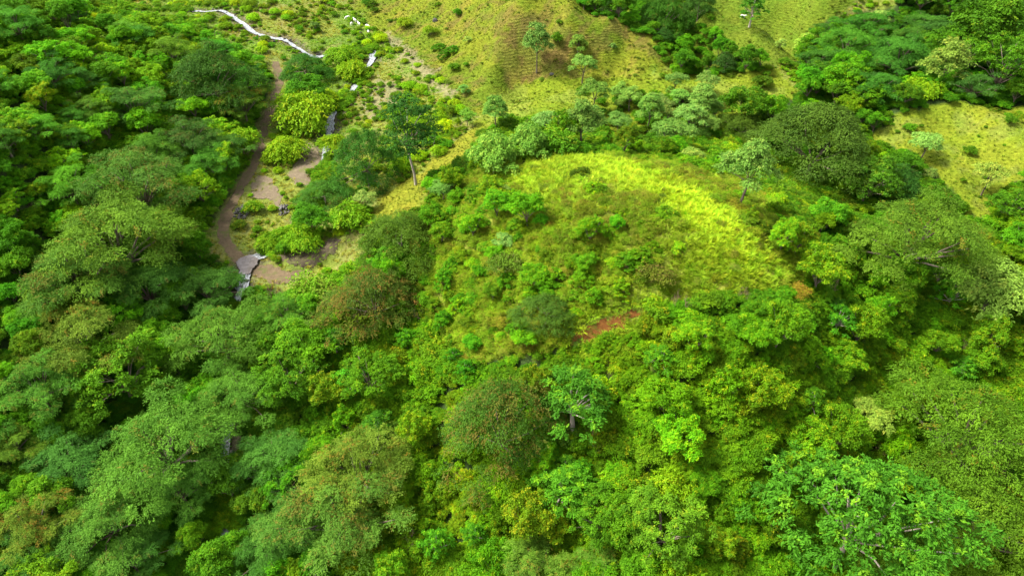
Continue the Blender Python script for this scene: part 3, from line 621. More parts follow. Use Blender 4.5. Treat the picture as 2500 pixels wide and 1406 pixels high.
T('broad',5, 700,905,150, (0.9,0.95,1.1), "green tree beside the light umbrella tree over the stream")
T('broad',5, 900,900,140, (1.0,1.0,0.9), "leafy tree above the brown-topped pair")
T('scrub',1, 770,700,120, (0.75,1.1,0.7), "olive bush at the lower edge of the track's end", 'bush')
T('dome',1, 905,715,215, (1.5,1.05,1.1), "brown half-dry thicket tree below the eroded bank", sz=0.75)
T('scrub',0, 850,760,130, (0.75,0.85,0.8), "olive bush beside the half-dry thicket tree", 'bush')
T('dome',3, 975,580,205, (1.5,1.15,0.8), "round olive thicket at the knoll's left foot", sz=0.7)
T('broad',2, 545,1155,100, (0.6,0.75,0.8), "dark round tree over the stream between its two lower glimpses")
T('broad',4, 515,1372,110, (0.65,0.85,0.7), "dark green tree at the bottom border by the hidden stream")
# bottom middle and right
T('rain',1, 1300,1385,205, (1.7,1.25,1.1), "olive feathery tree at the bottom border, middle")
T('rosette',1, 1405,965,165, G_, "slender tree with rosette leaves and pale bare trunk")
T('rosette',1, 1370,1190,140, (1.3,1.25,0.9), "bright green rosette tree right of the rust-brown dome", sz=0.8)
T('broad',3, 1300,1240,105, (1.35,1.0,0.8), "narrow yellow-green tree left of the bright rosette tree", sz=1.3)
T('broad',5, 1475,1245,150, (0.95,1.0,1.2), "mid green tree in the lower middle below the lime one")
T('broad',5, 1625,1270,190, (1.25,1.1,2.4), "pale green knobbly tree in the lower middle")
T('lime',1, 1640,1180,100, (0.9,0.95,0.8), "lime green small tree standing out in the lower middle", sz=1.3)
T('rain',1, 1465,1375,125, (1.5,1.25,1.0), "light olive tree at the bottom border right of the feathery one")
T('broad',2, 1562,1360,95, (1.1,1.15,1.0), "small round green tree at the bottom border")
T('rosette',0, 2110,1245,430, (1,1,1), "huge rosette-leaved tree with pale limbs in the lower right")
T('rain',3, 2370,1040,400, (1.22,0.98,0.45), "vast yellow-green umbrella tree at the right border")
T('rain',3, 2420,1260,360, (1.3,0.98,0.45), "yellow-green umbrella tree in the lower right corner")
T('rain',0, 2230,1390,220, (1.5,1.2,0.6), "green umbrella tree at the bottom border behind the huge rosette tree")
T('pale',3, 2122,995,95, (1.1,1.0,0.6), "small cream-topped tree above the huge rosette tree")
# right side
T('dome',0, 2000,325,285, (1.25,0.95,0.9), "huge very dark domed tree with bare inner twigs", sz=0.8)
T('dome',0, 1815,300,110, (1.5,1.05,0.8), "low dark olive tree left of the huge dark dome", sz=0.7)
T('broad',5, 2130,420,150, (0.7,0.8,1.5), "dark bluish tree right below the huge dark dome")
T('dome',2, 2200,440,120, (0.8,1.0,1.3), "dark tree at the foot of the right pasture")
T('pale',1, 1835,385,115, (0.55,0.7,0.5), "grey-green tree left of the huge dark dome's foot")
T('rain',3, 2240,565,320, (1.3,0.95,0.6), "wide olive umbrella tree below the right pasture")
T('rain',2, 2340,580,150, (1.7,1.4,0.6), "golden-edged tree at the side of the wide olive umbrella tree")
T('pale',3, 2445,680,185, (0.85,0.85,0.55), "pale yellow-green layered tree at the right border")
T('broad',1, 2220,635,105, (1.0,1.05,1.1), "bright round tree under the wide olive umbrella tree")
T('broad',5, 2475,490,95, (0.85,0.9,1.1), "dark green tree at the right border below the pasture")
T('pale',3, 2268,340,78, (0.9,1.0,1.0), "silver-leaved tree leaning on the right pasture's edge")
T('pale',0, 2425,415,72, (1.0,0.85,0.55), "pale yellowish tree alone on the right pasture")
T('bush',0, 2370,362,30, (0.9,0.9,1), "single round dark bush on the right pasture", 'bush')
T('pale',1, 2290,215,95, (0.75,0.7,0.45), "pale olive tree in front of the dark upper right wood", back=172)
T('broad',1, 2062,172,85, (1.05,1.2,0.8), "bright green round tree in front of the upper right wood")
T('pale',2, 1978,98,62, (1.15,1.1,0.6), "cream-topped tree at the left end of the upper right wood")
T('rain',0, 2075,95,150, (1.0,1.15,0.7), "bright feathery tree at the left end of the upper right wood")
T('rain',0, 2210,125,170, (0.8,1.0,0.8), "dense green tree in the middle of the upper right wood")
T('broad',5, 2350,105,150, (0.75,0.85,0.9), "dark broad tree in the upper right wood")
T('broad',5, 2450,180,165, (0.75,0.85,0.9), "dark tree with leaning pale trunk at the right border, upper part", back=174)
T('broad',2, 2420,30,150, (0.65,0.75,0.9), "dark tree in the upper right corner")
T('pale',2, 2148,42,52, (0.9,0.95,0.9), "silver bush on the slope above the upper right wood", 'bush')
T('lime',2, 2240,262,80, (0.9,0.95,0.9), "lime-topped tree between the dark dome and the right pasture", back=168)
T('bush',4, 2150,215,70, (0.9,1.2,1.2), "light green bush above the huge dark dome", 'bush')
# upper slope
T('rosette',1, 1840,12,62, (0.9,0.95,1), "leafy tree in the top gully right of the white cow")
T('dome',2, 1615,62,120, (1.1,1.25,0.9), "tall bright fine-leaved tree behind the grassy spur", sz=1.3, back=215)
T('dome',0, 1700,62,85, (1,1,1), "dark tree behind the grassy spur", back=216)
T('pale',0, 1432,12,80, (0.5,0.75,0.5), "leafy tree on the spur at the top border", back=221)
T('broad',2, 1505,55,75, (0.8,0.9,1.0), "dark bush row end on the far side of the spur", 'bush', back=217)
T('pale',1, 1312,85,65, (0.45,0.65,0.55), "grey-green tree alone on the brown hillside", sz=1.15)
T('pale',2, 1412,98,42, (0.7,0.75,0.45), "upper of two pale trees under the spur", sz=1.2)
T('pale',0, 1425,148,58, (0.7,0.85,0.65), "lower of two pale trees under the spur")
T('pale',0, 1453,212,66, (0.45,0.65,0.42), "umbrella-shaped tree with dark trunk on the bench")
T('pale',1, 1210,255,58, (0.5,0.75,0.5), "lone bushy tree at the left end of the bench")
T('pale',0, 1140,275,36, (0.6,0.85,0.4), "little umbrella tree left of the bench")
T('lime',1, 1118,293,14, (0.9,0.9,0.9), "tiny lime sapling left of the bench", 'sapling', sz=1.8)
T('slim',0, 1056,325,28, (1.3,1.3,0.9), "thin small tree right behind the tall slender tree", sz=0.8)
T('slim',0, 1000,298,122, (0.85,0.85,0.9), "tall slender dark tree with bare pale trunk above the pasture", sz=0.78)
T('dome',3, 893,392,158, (0.95,1.2,1.3), "large dark domed tree below the tall slender one", sz=1.2)
T('pale',2, 1205,365,115, (0.62,0.8,0.42), "light green rounded bush at the knoll's upper left", 'bush')
T('pale',2, 1290,335,95, (0.5,0.75,0.4), "rounded green bush behind the knoll top", 'bush')
T('bush',1, 1365,335,90, (0.9,1.0,1.2), "deep green bush behind the knoll top", 'bush')
T('pale',0, 1335,285,60, (0.7,0.85,0.8), "small silvery tree between bench and knoll")
T('pale',1, 1425,275,85, (0.45,0.62,0.45), "grey-green tree at the bench edge below the umbrella-shaped one")
T('pale',3, 1512,285,60, (0.5,0.7,0.55), "flat-topped small tree below the bench")
T('pale',0, 1540,225,50, (0.75,0.85,0.6), "pale tree with thin trunk on the bench")
T('pale',1, 1590,250,62, (0.65,0.8,0.55), "pale upright tree in the grove on the bench")
T('pale',3, 1640,310,95, (0.5,0.68,0.5), "grey-green spreading tree in the gully under the bench")
T('pale',0, 1688,270,68, (0.75,0.9,0.8), "silver umbrella-shaped tree in the grove under the bench")
T('pale',1, 1720,228,62, (0.75,0.85,0.65), "tall silvery tree at the right end of the grove")
T('broad',1, 1822,240,95, (0.7,0.8,0.8), "dark green round bush at the bench's right end", 'bush')
T('bush',0, 1862,195,45, (0.7,0.65,0.9), "small dark bush on the bench near the upper right wood", 'bush')
T('pale',3, 1080,452,65, (0.5,0.75,0.55), "blue-green bush on the grassy flank left of the knoll", 'bush')
# along the track
T('dome',3, 742,165,108, (1.0,1.25,1.2), "dark green mound of a tree right of the upper track", sz=0.75)
T('broad',0, 745,205,75, (0.8,1.0,1.2), "green bush under the dark mound by the upper track", 'bush')
T('lime',0, 738,258,128, G_, "largest lime-green bush right of the track", 'bush')
T('lime',1, 692,358,88, G_, "round lime bush touching the track's right side", 'bush')
T('lime',2, 808,345,62, (1.05,1.0,1), "lime bush beside the gravel clearing's upper end", 'bush')
T('lime',0, 835,130,72, (0.7,0.9,1), "green bush by the stream below the cows", 'bush')
T('lime',1, 860,165,68, (1.0,1.0,1), "lime bush by the stream's small fall", 'bush')
T('lime',1, 752,300,76, (0.8,0.9,1), "lime bush between the largest one and the track", 'bush')
T('lime',2, 580,335,85, (0.85,0.95,1), "bright lime tree at the wood's edge left of the track", 'bush')
T('lime',1, 716,222,44, (0.9,0.95,1), "small lime bush at the track's upper bend", 'bush')
T('lime',0, 848,520,92, (0.65,0.9,1), "bright green big-leaved bush below the large dark dome", 'bush')
T('broad',0, 762,520,82, (0.8,1.0,1.0), "dark round bush between track and large dark dome", 'bush')
T('dome',3, 790,472,125, (1.2,1.3,1.2), "low feathery green mound left of the large dark dome", 'bush', sz=0.5)
T('pale',0, 890,478,48, (0.95,0.9,0.9), "little pale tree at the foot of the large dark dome")
T('lime',1, 735,575,80, (0.75,0.95,1), "bright bush above the eroded bank", 'bush')
T('lime',0, 655,585,62, (0.65,0.85,1), "green bush just above the ford", 'bush')
T('lime',2, 690,570,55, (0.65,0.9,1), "green bush over the stream above the ford", 'bush')
T('bush',2, 615,500,42, (1.3,1.2,0.9), "yellow-green bush behind the rock heap by the track", 'bush')
T('broad',1, 690,600,30, (1,1.1,1), "small bush at the ford's far bank", 'bush')
T('pale',0, 767,58,22, (0.4,0.6,0.5), "lone little tree in the meadow left of the cows")
T('lime',1, 985,50,34, (1.2,1.05,2.0), "pale lime bush above the stony slope right of the cows", 'bush')
T('lime',2, 1050,70,30, (1.0,0.95,1.5), "thin lime sapling below the dark boulder", 'sapling')
# knoll
T('scrub',2, 1235,635,85, (0.45,0.75,1.1), "grey-green round bush amid the knoll's scrub", 'bush')
T('scrub',0, 1610,660,85, (0.65,0.6,1.0), "dark purplish bush in the knoll's tall grass", 'bush')
T('dome',3, 1335,755,140, (1.3,1.1,1.1), "dark olive thicket left of the red earth scar", 'bush', sz=0.65)
T('scrub',3, 1960,638,36, (1.5,0.95,0.8), "small orange-tinged bush at the right side of the knoll grass", 'bush', sz=1.2)
T('scrub',3, 1945,705,55, (1.5,0.95,0.9), "orange-brown bush at the lower right end of the knoll grass", 'bush')
T('pale',2, 1225,460,40, (1.0,1.0,0.9), "cream-flowered bush on the knoll's upper left", 'bush')
T('pale',2, 1690,375,55, (1.05,1.0,0.7), "cream-leaved bush behind the knoll crest", 'bush')
T('pale',2, 1232,582,45, (0.8,0.95,1.0), "silver bush above the grey-green round one", 'bush')
# leafless shrubs
for (u, v, w, lab) in [(905, 770, 110, "leafless brown twiggy shrub in the half-dry thicket"), (1812, 705, 42, "small leafless shrub in the knoll grass"), (2440, 1150, 120, "bare pale branches breaking through the right umbrella trees")]:
    q, dep = hit(u, v, 1.5 if u < 2400 else 8.0)
    o = link("leafless_shrub", TWIGS, None, (q[0], q[1], float(height(q[0], q[1])) - 0.1)); s = w * dep / F / 5.0; o.scale = (s, s, s if u < 2400 else s * 2.2); tag(o, lab, 'shrub')

# ------------------------------------------------------------------ repeated woodland, area by area
TK = np.array(TAKEN)
LOOKS = {
 'left_far':  ("green leafy tree in the dense wood left of the dirt track", 'tree', "trees of the wood left of the track"),
 'left_low':  ("dark green tree filling the lower left valley between umbrella trees", 'tree', "trees filling the lower left valley"),
 'slope':     ("bright green leafy tree in the thicket below the knoll", 'tree', "thicket trees on the slope below the knoll"),
 'slope_b':   ("yellowish leafy bush in the thicket below the knoll", 'bush', "thicket bushes on the slope below the knoll"),
 'gully':     ("green bush in the gully between knoll and bench", 'bush', "bushes in the gully behind the knoll"),
 'rgully':    ("green tree in the wooded gully right of the knoll", 'tree', "trees in the gully right of the knoll"),
 'upper':     ("dark green tree in the upper right wood", 'tree', "trees of the upper right wood"),
 'knoll':     ("olive scrub bush on the knoll's near side", 'bush', "scrub bushes on the knoll"),
 'knoll_b':   ("green bush on the knoll's lower flank", 'bush', "bushes on the knoll's lower flank"),
 'grove':     ("small pale tree in the grove between bench and knoll", 'tree', "pale trees of the grove under the bench"),
 'grass':     ("olive bush in the knoll's tall grass", 'bush', "bushes in the knoll's tall grass"),
 'valley':    ("small green bush in the valley meadow along the stream", 'bush', "bushes in the valley meadow"),
 'hill':      ("small bush scattered on the grassy upper slopes", 'bush', "bushes on the upper slopes"),
 'spur':      ("dark green tree in the gully wood behind the grassy spur", 'tree', "trees of the gully wood behind the spur"),
 'rpast':     ("small bush on the right pasture's edge", 'bush', "bushes by the right pasture"),
}
def cells(step, seed, umin=-120, umax=2620, vmin=-60, vmax=1560):
    g = np.random.default_rng(seed); xs = np.arange(-220, 220, step); ys = np.arange(38, 400, step); X, Y = np.meshgrid(xs, ys)
    X = X + g.uniform(-.45, .45, X.shape) * step; Y = Y + g.uniform(-.45, .45, Y.shape) * step; X = X.ravel(); Y = Y.ravel(); Z = height(X, Y)
    u, v, d = project(np.c_[X, Y, Z]); k = (u > umin) & (u < umax) & (v > vmin) & (v < vmax)
    return X[k], Y[k], Z[k], u[k], v[k], d[k], g
GULLY = [(1040,430),(1120,370),(1180,330),(1300,330),(1560,350),(1750,330),(1850,300),(1900,420),(2050,470),(2100,560),(1950,560),(1850,470),(1700,400),(1500,375),(1330,368),(1200,410),(1110,440)]
SPURWOOD = [(1395,-30),(1410,20),(1480,48),(1600,100),(1610,150),(1650,185),(1750,190),(1860,180),(1850,130),(1780,110),(1740,75),(1725,-40)]
GROVE = [(1370,305),(1470,255),(1530,215),(1620,225),(1720,215),(1790,300),(1760,350),(1640,350),(1500,345),(1400,335)]
def area_of(u, v):
    """which stand a point of the ground belongs to"""
    a = np.full(u.shape, 'slope', object)
    a[(u < 700) & (v < 600)] = 'left_far'; a[(u < 780) & (v >= 600)] = 'left_low'
    a[(u > 1900) & (v < 280)] = 'upper'
    a[(u > 1880) & (v >= 280) & (v < 660)] = 'rgully'
    sc = zone(u, v, SCRUB, 10); a[sc] = 'knoll'; a[zone(u, v, GULLY, 6)] = 'gully'
    va = zone(u, v, VALLEY, 4); a[va] = 'valley'
    sl = zone(u, v, SLOPE, 6) | zone(u, v, BENCH, 6); a[sl] = 'hill'; a[zone(u, v, APRON, 6)] = 'apron'; a[zone(u, v, SPURWOOD, 6)] = 'spur'
    a[zone(u, v, GROVE, 6)] = 'grove'; a[zone(u, v, RIGHT, 6)] = 'rpast'; a[zone(u, v, GRASS, 10)] = 'grass'
    return a
OPEN = ('valley', 'hill', 'apron', 'rpast', 'grass')
BARE = [GRAVEL, GRAVEL2, REDSOIL, BANK, FORD]
def clear_of_bare(X, Y, u, v, r):
    ok = (dist_line(X, Y, TW) > 1.9 + r) & (dist_line(X, Y, SW) > 0.9 + r)
    for pz in BARE: ok &= ~inpoly(u, v, pz)
    return ok
def covers_open(X, Y, Z, h, area):
    """a plant of height h here would stand across open ground behind it"""
    bad = np.zeros(len(X), bool)
    for f in (0.55, 1.0):
        u, v, _ = project(np.c_[X, Y, Z + h * f]); a = area_of(u, v); bad |= np.isin(a.astype(str), OPEN)
        for pz in BARE: bad |= inpoly(u, v, pz)
    return bad
KEEP = np.vstack([spline(TRACK_PX[:-1], 3), np.array([(455,25),(500,27),(540,26),(580,48),(600,62),(620,78),(640,84),(660,90),(690,95),(715,108),(800,133),(906,125),(907,140),(874,195),(814,278),(806,300),(640,621),(615,626),(596,660)]),
                  np.array([(1410,825),(1440,810),(1470,795),(1500,785),(1530,775),(1550,765),(740,360),(760,380),(780,410),(750,440),(720,430),(650,450),(680,490),(700,640),(740,650),(780,630),(800,605),(590,515),(600,505),(692,515)])])
WATERVIEW = [(540,1020,566,1058), (536,1258,560,1298)]
NF = {}
MARKS = [(u, v, r) for u, v, r in [
 (515,170,"the dark feathery tree by the upper track"),(588,238,"the brown-tipped tree over the upper track"),(460,322,"the small brown umbrella top"),(320,440,"the broad brown-olive umbrella tree"),(262,575,"the very wide yellow-green umbrella tree"),
 (190,655,"the brown-topped tree of the left slope"),(495,690,"the grey-green tree by the ford"),(185,805,"the olive umbrella tree"),(535,810,"the big umbrella tree below the ford"),(275,880,"the bright round tree on the left"),
 (80,930,"the brown-fringed tree at the left border"),(575,945,"the light umbrella tree over the stream"),(150,1120,"the lower left blue-green tree"),(390,1080,"the wide lower left umbrella tree"),(640,1110,"the blue-green tree by the stream"),
 (250,1255,"the rusty-patched tree"),(60,1275,"the rusty corner tree"),(635,1310,"the blue-green tree by the lower glimpse"),(870,1130,"the upper brown-topped tree"),(825,1250,"the lower brown-topped tree"),(1225,1010,"the rust-brown dome"),
 (745,820,"the light tree below the track's end"),(905,715,"the half-dry thicket tree"),(975,580,"the round olive thicket"),(1300,1385,"the olive feathery bottom tree"),(1405,965,"the bare-trunked rosette tree"),(1370,1190,"the bright rosette tree"),
 (1625,1270,"the pale knobbly tree"),(1640,1180,"the small lime tree"),(2110,1245,"the huge rosette tree"),(2370,1040,"the vast umbrella tree at the right border"),(2420,1260,"the lower right corner tree"),(2122,995,"the cream-topped small tree"),
 (2000,325,"the huge dark dome"),(2130,420,"the dark bluish tree"),(1835,385,"the grey-green tree by the dark dome"),(2240,565,"the wide olive umbrella tree"),(2445,680,"the pale layered tree"),(2220,635,"the bright round right tree"),
 (2425,415,"the lone pale pasture tree"),(2268,340,"the silver leaning tree"),(2290,215,"the pale olive tree"),(2062,172,"the bright round upper tree"),(2075,95,"the bright feathery upper tree"),(2210,125,"the dense upper green tree"),(2350,105,"the dark broad upper tree"),
 (1615,62,"the tall bright tree behind the spur"),(1312,85,"the lone grey-green hillside tree"),(1425,148,"the two pale trees under the spur"),(1453,212,"the umbrella-shaped bench tree"),(1210,255,"the lone tree at the bench's left"),(1140,275,"the little umbrella tree"),
 (1000,300,"the tall slender tree"),(905,370,"the large dark domed tree"),(1205,365,"the light rounded knoll bush"),(1590,250,"the bench grove"),(1688,270,"the silver umbrella-shaped tree"),(1822,240,"the dark round bench bush"),(1080,452,"the blue-green flank bush"),
 (735,165,"the dark mound by the upper track"),(722,255,"the largest lime bush"),(682,358,"the round lime bush by the track"),(760,410,"the gravel clearing"),(850,130,"the stream's small fall"),(848,520,"the bright big-leaved bush"),(600,645,"the ford"),(590,520,"the rock heap by the track"),
 (767,58,"the lone little meadow tree"),(870,55,"the cattle herd"),(620,75,"the upper stream bend"),(1063,50,"the dark hillside boulder"),(1560,110,"the grassy spur's end"),(1780,150,"the far spur's foot"),(1235,635,"the grey-green round knoll bush"),(1610,660,"the dark purplish bush"),(1335,755,"the dark olive thicket"),
 (1480,800,"the red earth scar"),(1945,705,"the orange-brown bush"),(1690,500,"the brightest knoll grass"),(1700,980,"the slope's middle"),(1950,900,"the slope's upper right"),(1550,1080,"the thicket's middle"),(1850,1100,"the slope left of the huge rosette tree"),(2250,780,"the right slope's hollow"),
 (1050,1000,"the lime strip"),(1100,1300,"the lower middle thicket"),(150,250,"the far left wood's middle"),(60,120,"the far left wood's corner"),(300,80,"the far left wood's top"),(50,450,"the left border wood"),(1000,800,"the knoll's lower left foot")]]
MK = np.array([(u, v) for u, v, _ in MARKS], float); ORD = "nearest,second,third,fourth,fifth,sixth,seventh,eighth,ninth,tenth,eleventh,twelfth,thirteenth,fourteenth,fifteenth,sixteenth,seventeenth,eighteenth,nineteenth,twentieth".split(",")
QUEUE = []
def hue_word(tn, kind, var):
    base = np.array(PAL[kind][0]) * 0.5 + np.array(PAL[kind][1]) * 0.5; c = base * tn; r = c[0] / c[1]; lum = c[1]
    if kind == 'scrub': return "rusty olive" if r > 0.78 else "olive"
    if r > 0.52: return "yellow-green"
    if lum < 0.125: return "dark green"
    if r < 0.30: return "deep green"
    return "bright green" if lum > 0.19 else "mid-green"
def slope_tint(X, Y, u, v):
    f_ = np.clip(0.5 + 0.9 * fbm(X, Y, 16, 611) + 0.55 * np.exp(-(((u - 1750) / 240) ** 2 + ((v - 950) / 130) ** 2)) - 0.35 * np.exp(-(((u - 1700) / 400) ** 2 + ((v - 1330) / 150) ** 2)), 0, 1)[:, None]
    return (1 - f_) * np.array([[0.88, 1.05, 0.8]]) + f_ * np.array([[1.38, 1.16, 0.65]])
def fill(area, step, seed, kinds, srange, keep=1.0, tints=((1, 1, 1),), cap=290, look=None, block=0.62, guard=True, sz=(0.85, 1.2)):
    X, Y, Z, u, v, d, g = cells(step, seed); a = area_of(u, v); s = g.uniform(*srange, len(X))
    if area == 'hill': keep = np.where(fbm(X, Y, 13, 525) > 0.22, 0.5, 0.03)
    if area == 'valley': keep = np.where(fbm(X, Y, 10, 515) > 0.08, 0.75, 0.07); s = s * g.choice([0.6, 1.0, 1.35], len(X))
    if look == 'knoll_b': keep = keep * np.clip(np.maximum((v - 520) / 160, (1380 - u) / 180), 0.05, 1) * (1 - 0.9 * (v < 530) * (u > 1360))
    if area == 'slope':
        near = np.isin(area_of(u, v - 80).astype(str), ('knoll', 'grass')); s = np.where(near, s * 0.6, s)
        keep = np.where(inpoly(u, v, LIME), 0.12, keep)
    kk = g.integers(0, len(kinds), len(X)); hh = np.array([PROTO[k]['h'] for k in kinds])[kk] * s; ww = np.array([PROTO[k]['w'] for k in kinds])[kk] * s
    ok = (a == area) & (g.uniform(0, 1, len(X)) < keep) & clear_of_bare(X, Y, u, v, ww * 0.28)
    if area == 'spur':
        c1 = on_plane(*np.array(S1, float).T)[:, :2]; ok &= (Y > np.interp(X, c1[:, 0], c1[:, 1]) + 5) | (X > c1[:, 0].max() - 3)
    if guard: ok &= ~covers_open(X, Y, Z, hh * 0.85, area)
    uc, vc, dc = project(np.c_[X, Y, Z + hh * 0.5]); pw = ww * F / dc * 0.5
    for (x0, y0, x1, y1) in WATERVIEW:
        ok &= ~((uc + pw > x0) & (uc - pw < x1) & (vc + pw * 0.9 > y0) & (vc - pw * 0.9 < y1))
    ph = (ww * 0.45 + hh * 0.35) * F / dc * 0.62
    hid = np.zeros(len(X), bool)
    for (kx, ky) in KEEP: hid |= ((uc - kx) / (pw * 0.95)) ** 2 + ((vc - ky) / ph) ** 2 < 1
    ok &= ~hid & ~((uc > 1395) & (uc < 1565) & (vc > 735) & (vc - ph < 830) & (vc < 870) & (ph > 14))
    ok &= (uc + pw > 5) & (uc - pw < 2495) & (vc + pw > 5) & (vc - pw < 1400)
    dd = np.sqrt((X[:, None] - TK[None, :, 0]) ** 2 + (Y[:, None] - TK[None, :, 1]) ** 2)
    ok &= ~(dd < TK[None, :, 2] * block).any(1)
    ids = np.nonzero(ok)[0]
    ids = ids[np.argsort(d[ids] / s[ids])][:cap]
    lab, cat, grp = LOOKS[look or area]
    for i in ids:
        k = kinds[kk[i]]; base_ = slope_tint(X[i:i+1], Y[i:i+1], u[i:i+1], v[i:i+1])[0] if tints is None else np.array(tints[g.integers(0, len(tints))])
        tn = np.clip(base_ * (1 + g.normal(0, 0.10, 3)) * g.uniform(0.82, 1.2), 0.2, 3); tn[0] = min(tn[0], tn[1] * 1.35)
        e = put(k[0], k[1], (X[i], Y[i], Z[i] - 0.15), s[i], tuple(tn), lab, cat, grp, None, g.uniform(*sz), NAMES.get(look or area))
        QUEUE.append((e, uc[i], vc[i], pw[i], hue_word(tn, *k), cat, look or area))
    NF[look or area] = len(ids)
NAMES = {'grass': 'grassland_bush', 'grove': 'grove_tree', 'knoll_b': 'flank_bush', 'left_far': 'wood_tree', 'left_low': 'valley_tree', 'slope': 'thicket_tree', 'slope_b': 'thicket_bush', 'gully': 'gully_bush', 'rgully': 'gully_tree', 'upper': 'forest_tree', 'knoll': 'scrub_bush', 'valley': 'meadow_bush', 'spur': 'spur_tree', 'hill': 'hillside_bush', 'rpast': 'pasture_bush'}
B = lambda *v: [('broad', k) for k in v]
fill('left_far', 4.8, 101, B(0, 1, 2, 3, 5) + [('rain', 0), ('bush', 1), ('bush', 2), ('lime', 2)], (0.4, 0.9), 0.95, ((1.1,1.25,0.9),(1.3,1.4,0.8),(0.95,1.15,1.3),(1.7,1.5,0.8),(1.3,1.4,1.0)))
fill('left_low', 4.6, 102, B(0, 2, 4, 5) + [('bush', 3)], (0.5, 0.85), 0.95, ((0.8,0.95,0.8),(0.95,1.1,0.9),(1.2,1.25,0.9)))
TH = [('thicket', k) for k in range(4)]
fill('slope', 4.2, 103, TH + B(1, 3) + [('rosette', 1)], (0.45, 0.9), 0.75, None, sz=(0.8, 1.4))
fill('slope', 3.0, 104, [('bush', 1), ('bush', 2), ('thicket', 0), ('thicket', 1), ('thicket', 3)], (0.3, 0.65), 0.55, None, look='slope_b', sz=(0.8, 1.7))
fill('gully', 3.0, 105, [('bush', 0), ('bush', 1), ('bush', 3), ('bush', 4), ('scrub', 0)], (0.5, 1.05), 0.9, ((0.9,0.95,1.0),(1.3,1.1,0.9),(0.8,0.9,1.3),(1.6,1.2,0.9)))
fill('rgully', 4.4, 106, B(0, 1, 2, 4) + [('bush', 1), ('bush', 3), ('bush', 4)], (0.4, 0.85), 0.9, ((0.9,1.05,1.0),(1.4,1.2,0.7),(0.75,0.9,1.0),(1.7,1.25,0.8)))
fill('upper', 5.6, 107, B(0, 1, 5, 5) + [('rain', 0)], (0.5, 1.0), 0.9, ((0.7,0.9,0.8),(0.9,1.1,0.8),(0.65,0.8,0.9)))
fill('spur', 4.0, 112, B(0, 2, 4) + [('bush', 3), ('bush', 0), ('dome', 2)], (0.4, 0.8), 0.8, ((0.75,0.9,0.9),(0.95,1.1,0.9),(0.65,0.8,0.9)), guard=False)
fill('knoll', 3.2, 108, [('scrub', 0), ('scrub', 1), ('thicket', 2), ('scrub', 3), ('bush', 4), ('thicket', 0)], (0.32, 0.62), 0.85, ((1.2,1.1,0.8),(1.35,1.1,0.8),(1.0,1.1,0.9),(1.45,1.1,0.9),(1.3,0.95,1.2)), guard=False)
fill('knoll', 2.9, 118, [('thicket', 1), ('thicket', 3), ('bush', 0), ('bush', 1), ('bush', 2), ('bush', 4), ('broad', 1), ('broad', 3), ('scrub', 2)], (0.32, 0.72), 0.95, ((1.2,1.25,0.8),(1.35,1.25,0.8),(0.9,1.15,0.9),(1.1,1.1,0.9)), look='knoll_b', guard=False)
fill('grove', 3.6, 119, [('pale', 0), ('pale', 1), ('pale', 3), ('pale', 2), ('bush', 0)], (0.5, 0.95), 0.5, ((0.5,0.68,0.5),(0.65,0.8,0.55),(0.75,0.85,0.6)), guard=False, block=0.8)
fill('grass', 5.0, 120, [('scrub', 0), ('scrub', 1), ('thicket', 2), ('scrub', 3)], (0.25, 0.6), 0.3, ((1.1,0.9,1.2),(0.9,0.9,1.0)), guard=False)
fill('valley', 3.0, 109, [('bush', 0), ('bush', 2), ('bush', 4), ('lime', 1), ('lime', 0)], (0.3, 0.65), 0.36, ((1.1,1.15,0.9),(1.6,1.3,0.9),(0.85,1.0,1.0)), guard=False)
fill('hill', 4.2, 110, [('bush', 0), ('bush', 3), ('scrub', 1), ('scrub', 3), ('thicket', 2), ('pale', 2)], (0.3, 0.9), 0.14, ((0.8,0.9,1.0),(1.1,1.0,0.9)), guard=False)
fill('rpast', 3.5, 111, [('bush', 0), ('bush', 4)], (0.3, 0.8), 0.08, ((0.9,1.0,1.0),), guard=False)
gt = np.random.default_rng(66); Xt, Yt, Zt, ut, vt, dt_, _g = cells(9.0, 167); at_ = area_of(ut, vt)
for i in np.nonzero(np.isin(at_.astype(str), ('slope', 'left_low', 'rgully', 'left_far')) & (gt.uniform(0, 1, len(Xt)) < 0.28))[0]:
    uc_, vc_, dc_ = project(np.array([Xt[i], Yt[i], Zt[i] + 2.5]))
    if not (20 < uc_ < 2480 and 20 < vc_ < 1390): continue
    o = link("leafless_shrub", TWIGS, None, (Xt[i], Yt[i], Zt[i] - 0.1)); s_ = gt.uniform(0.6, 1.0); o.scale = (s_ * 0.7, s_ * 0.7, s_ * gt.uniform(1.0, 1.6)); o.rotation_euler = (0, 0, gt.uniform(0, 6.28))
    tag(o, "bare twiggy shrub among the thicket", 'shrub', "bare twiggy shrubs"); QUEUE.append((o, uc_, vc_, 10, "bare twiggy", 'shrub', 'twigs'))
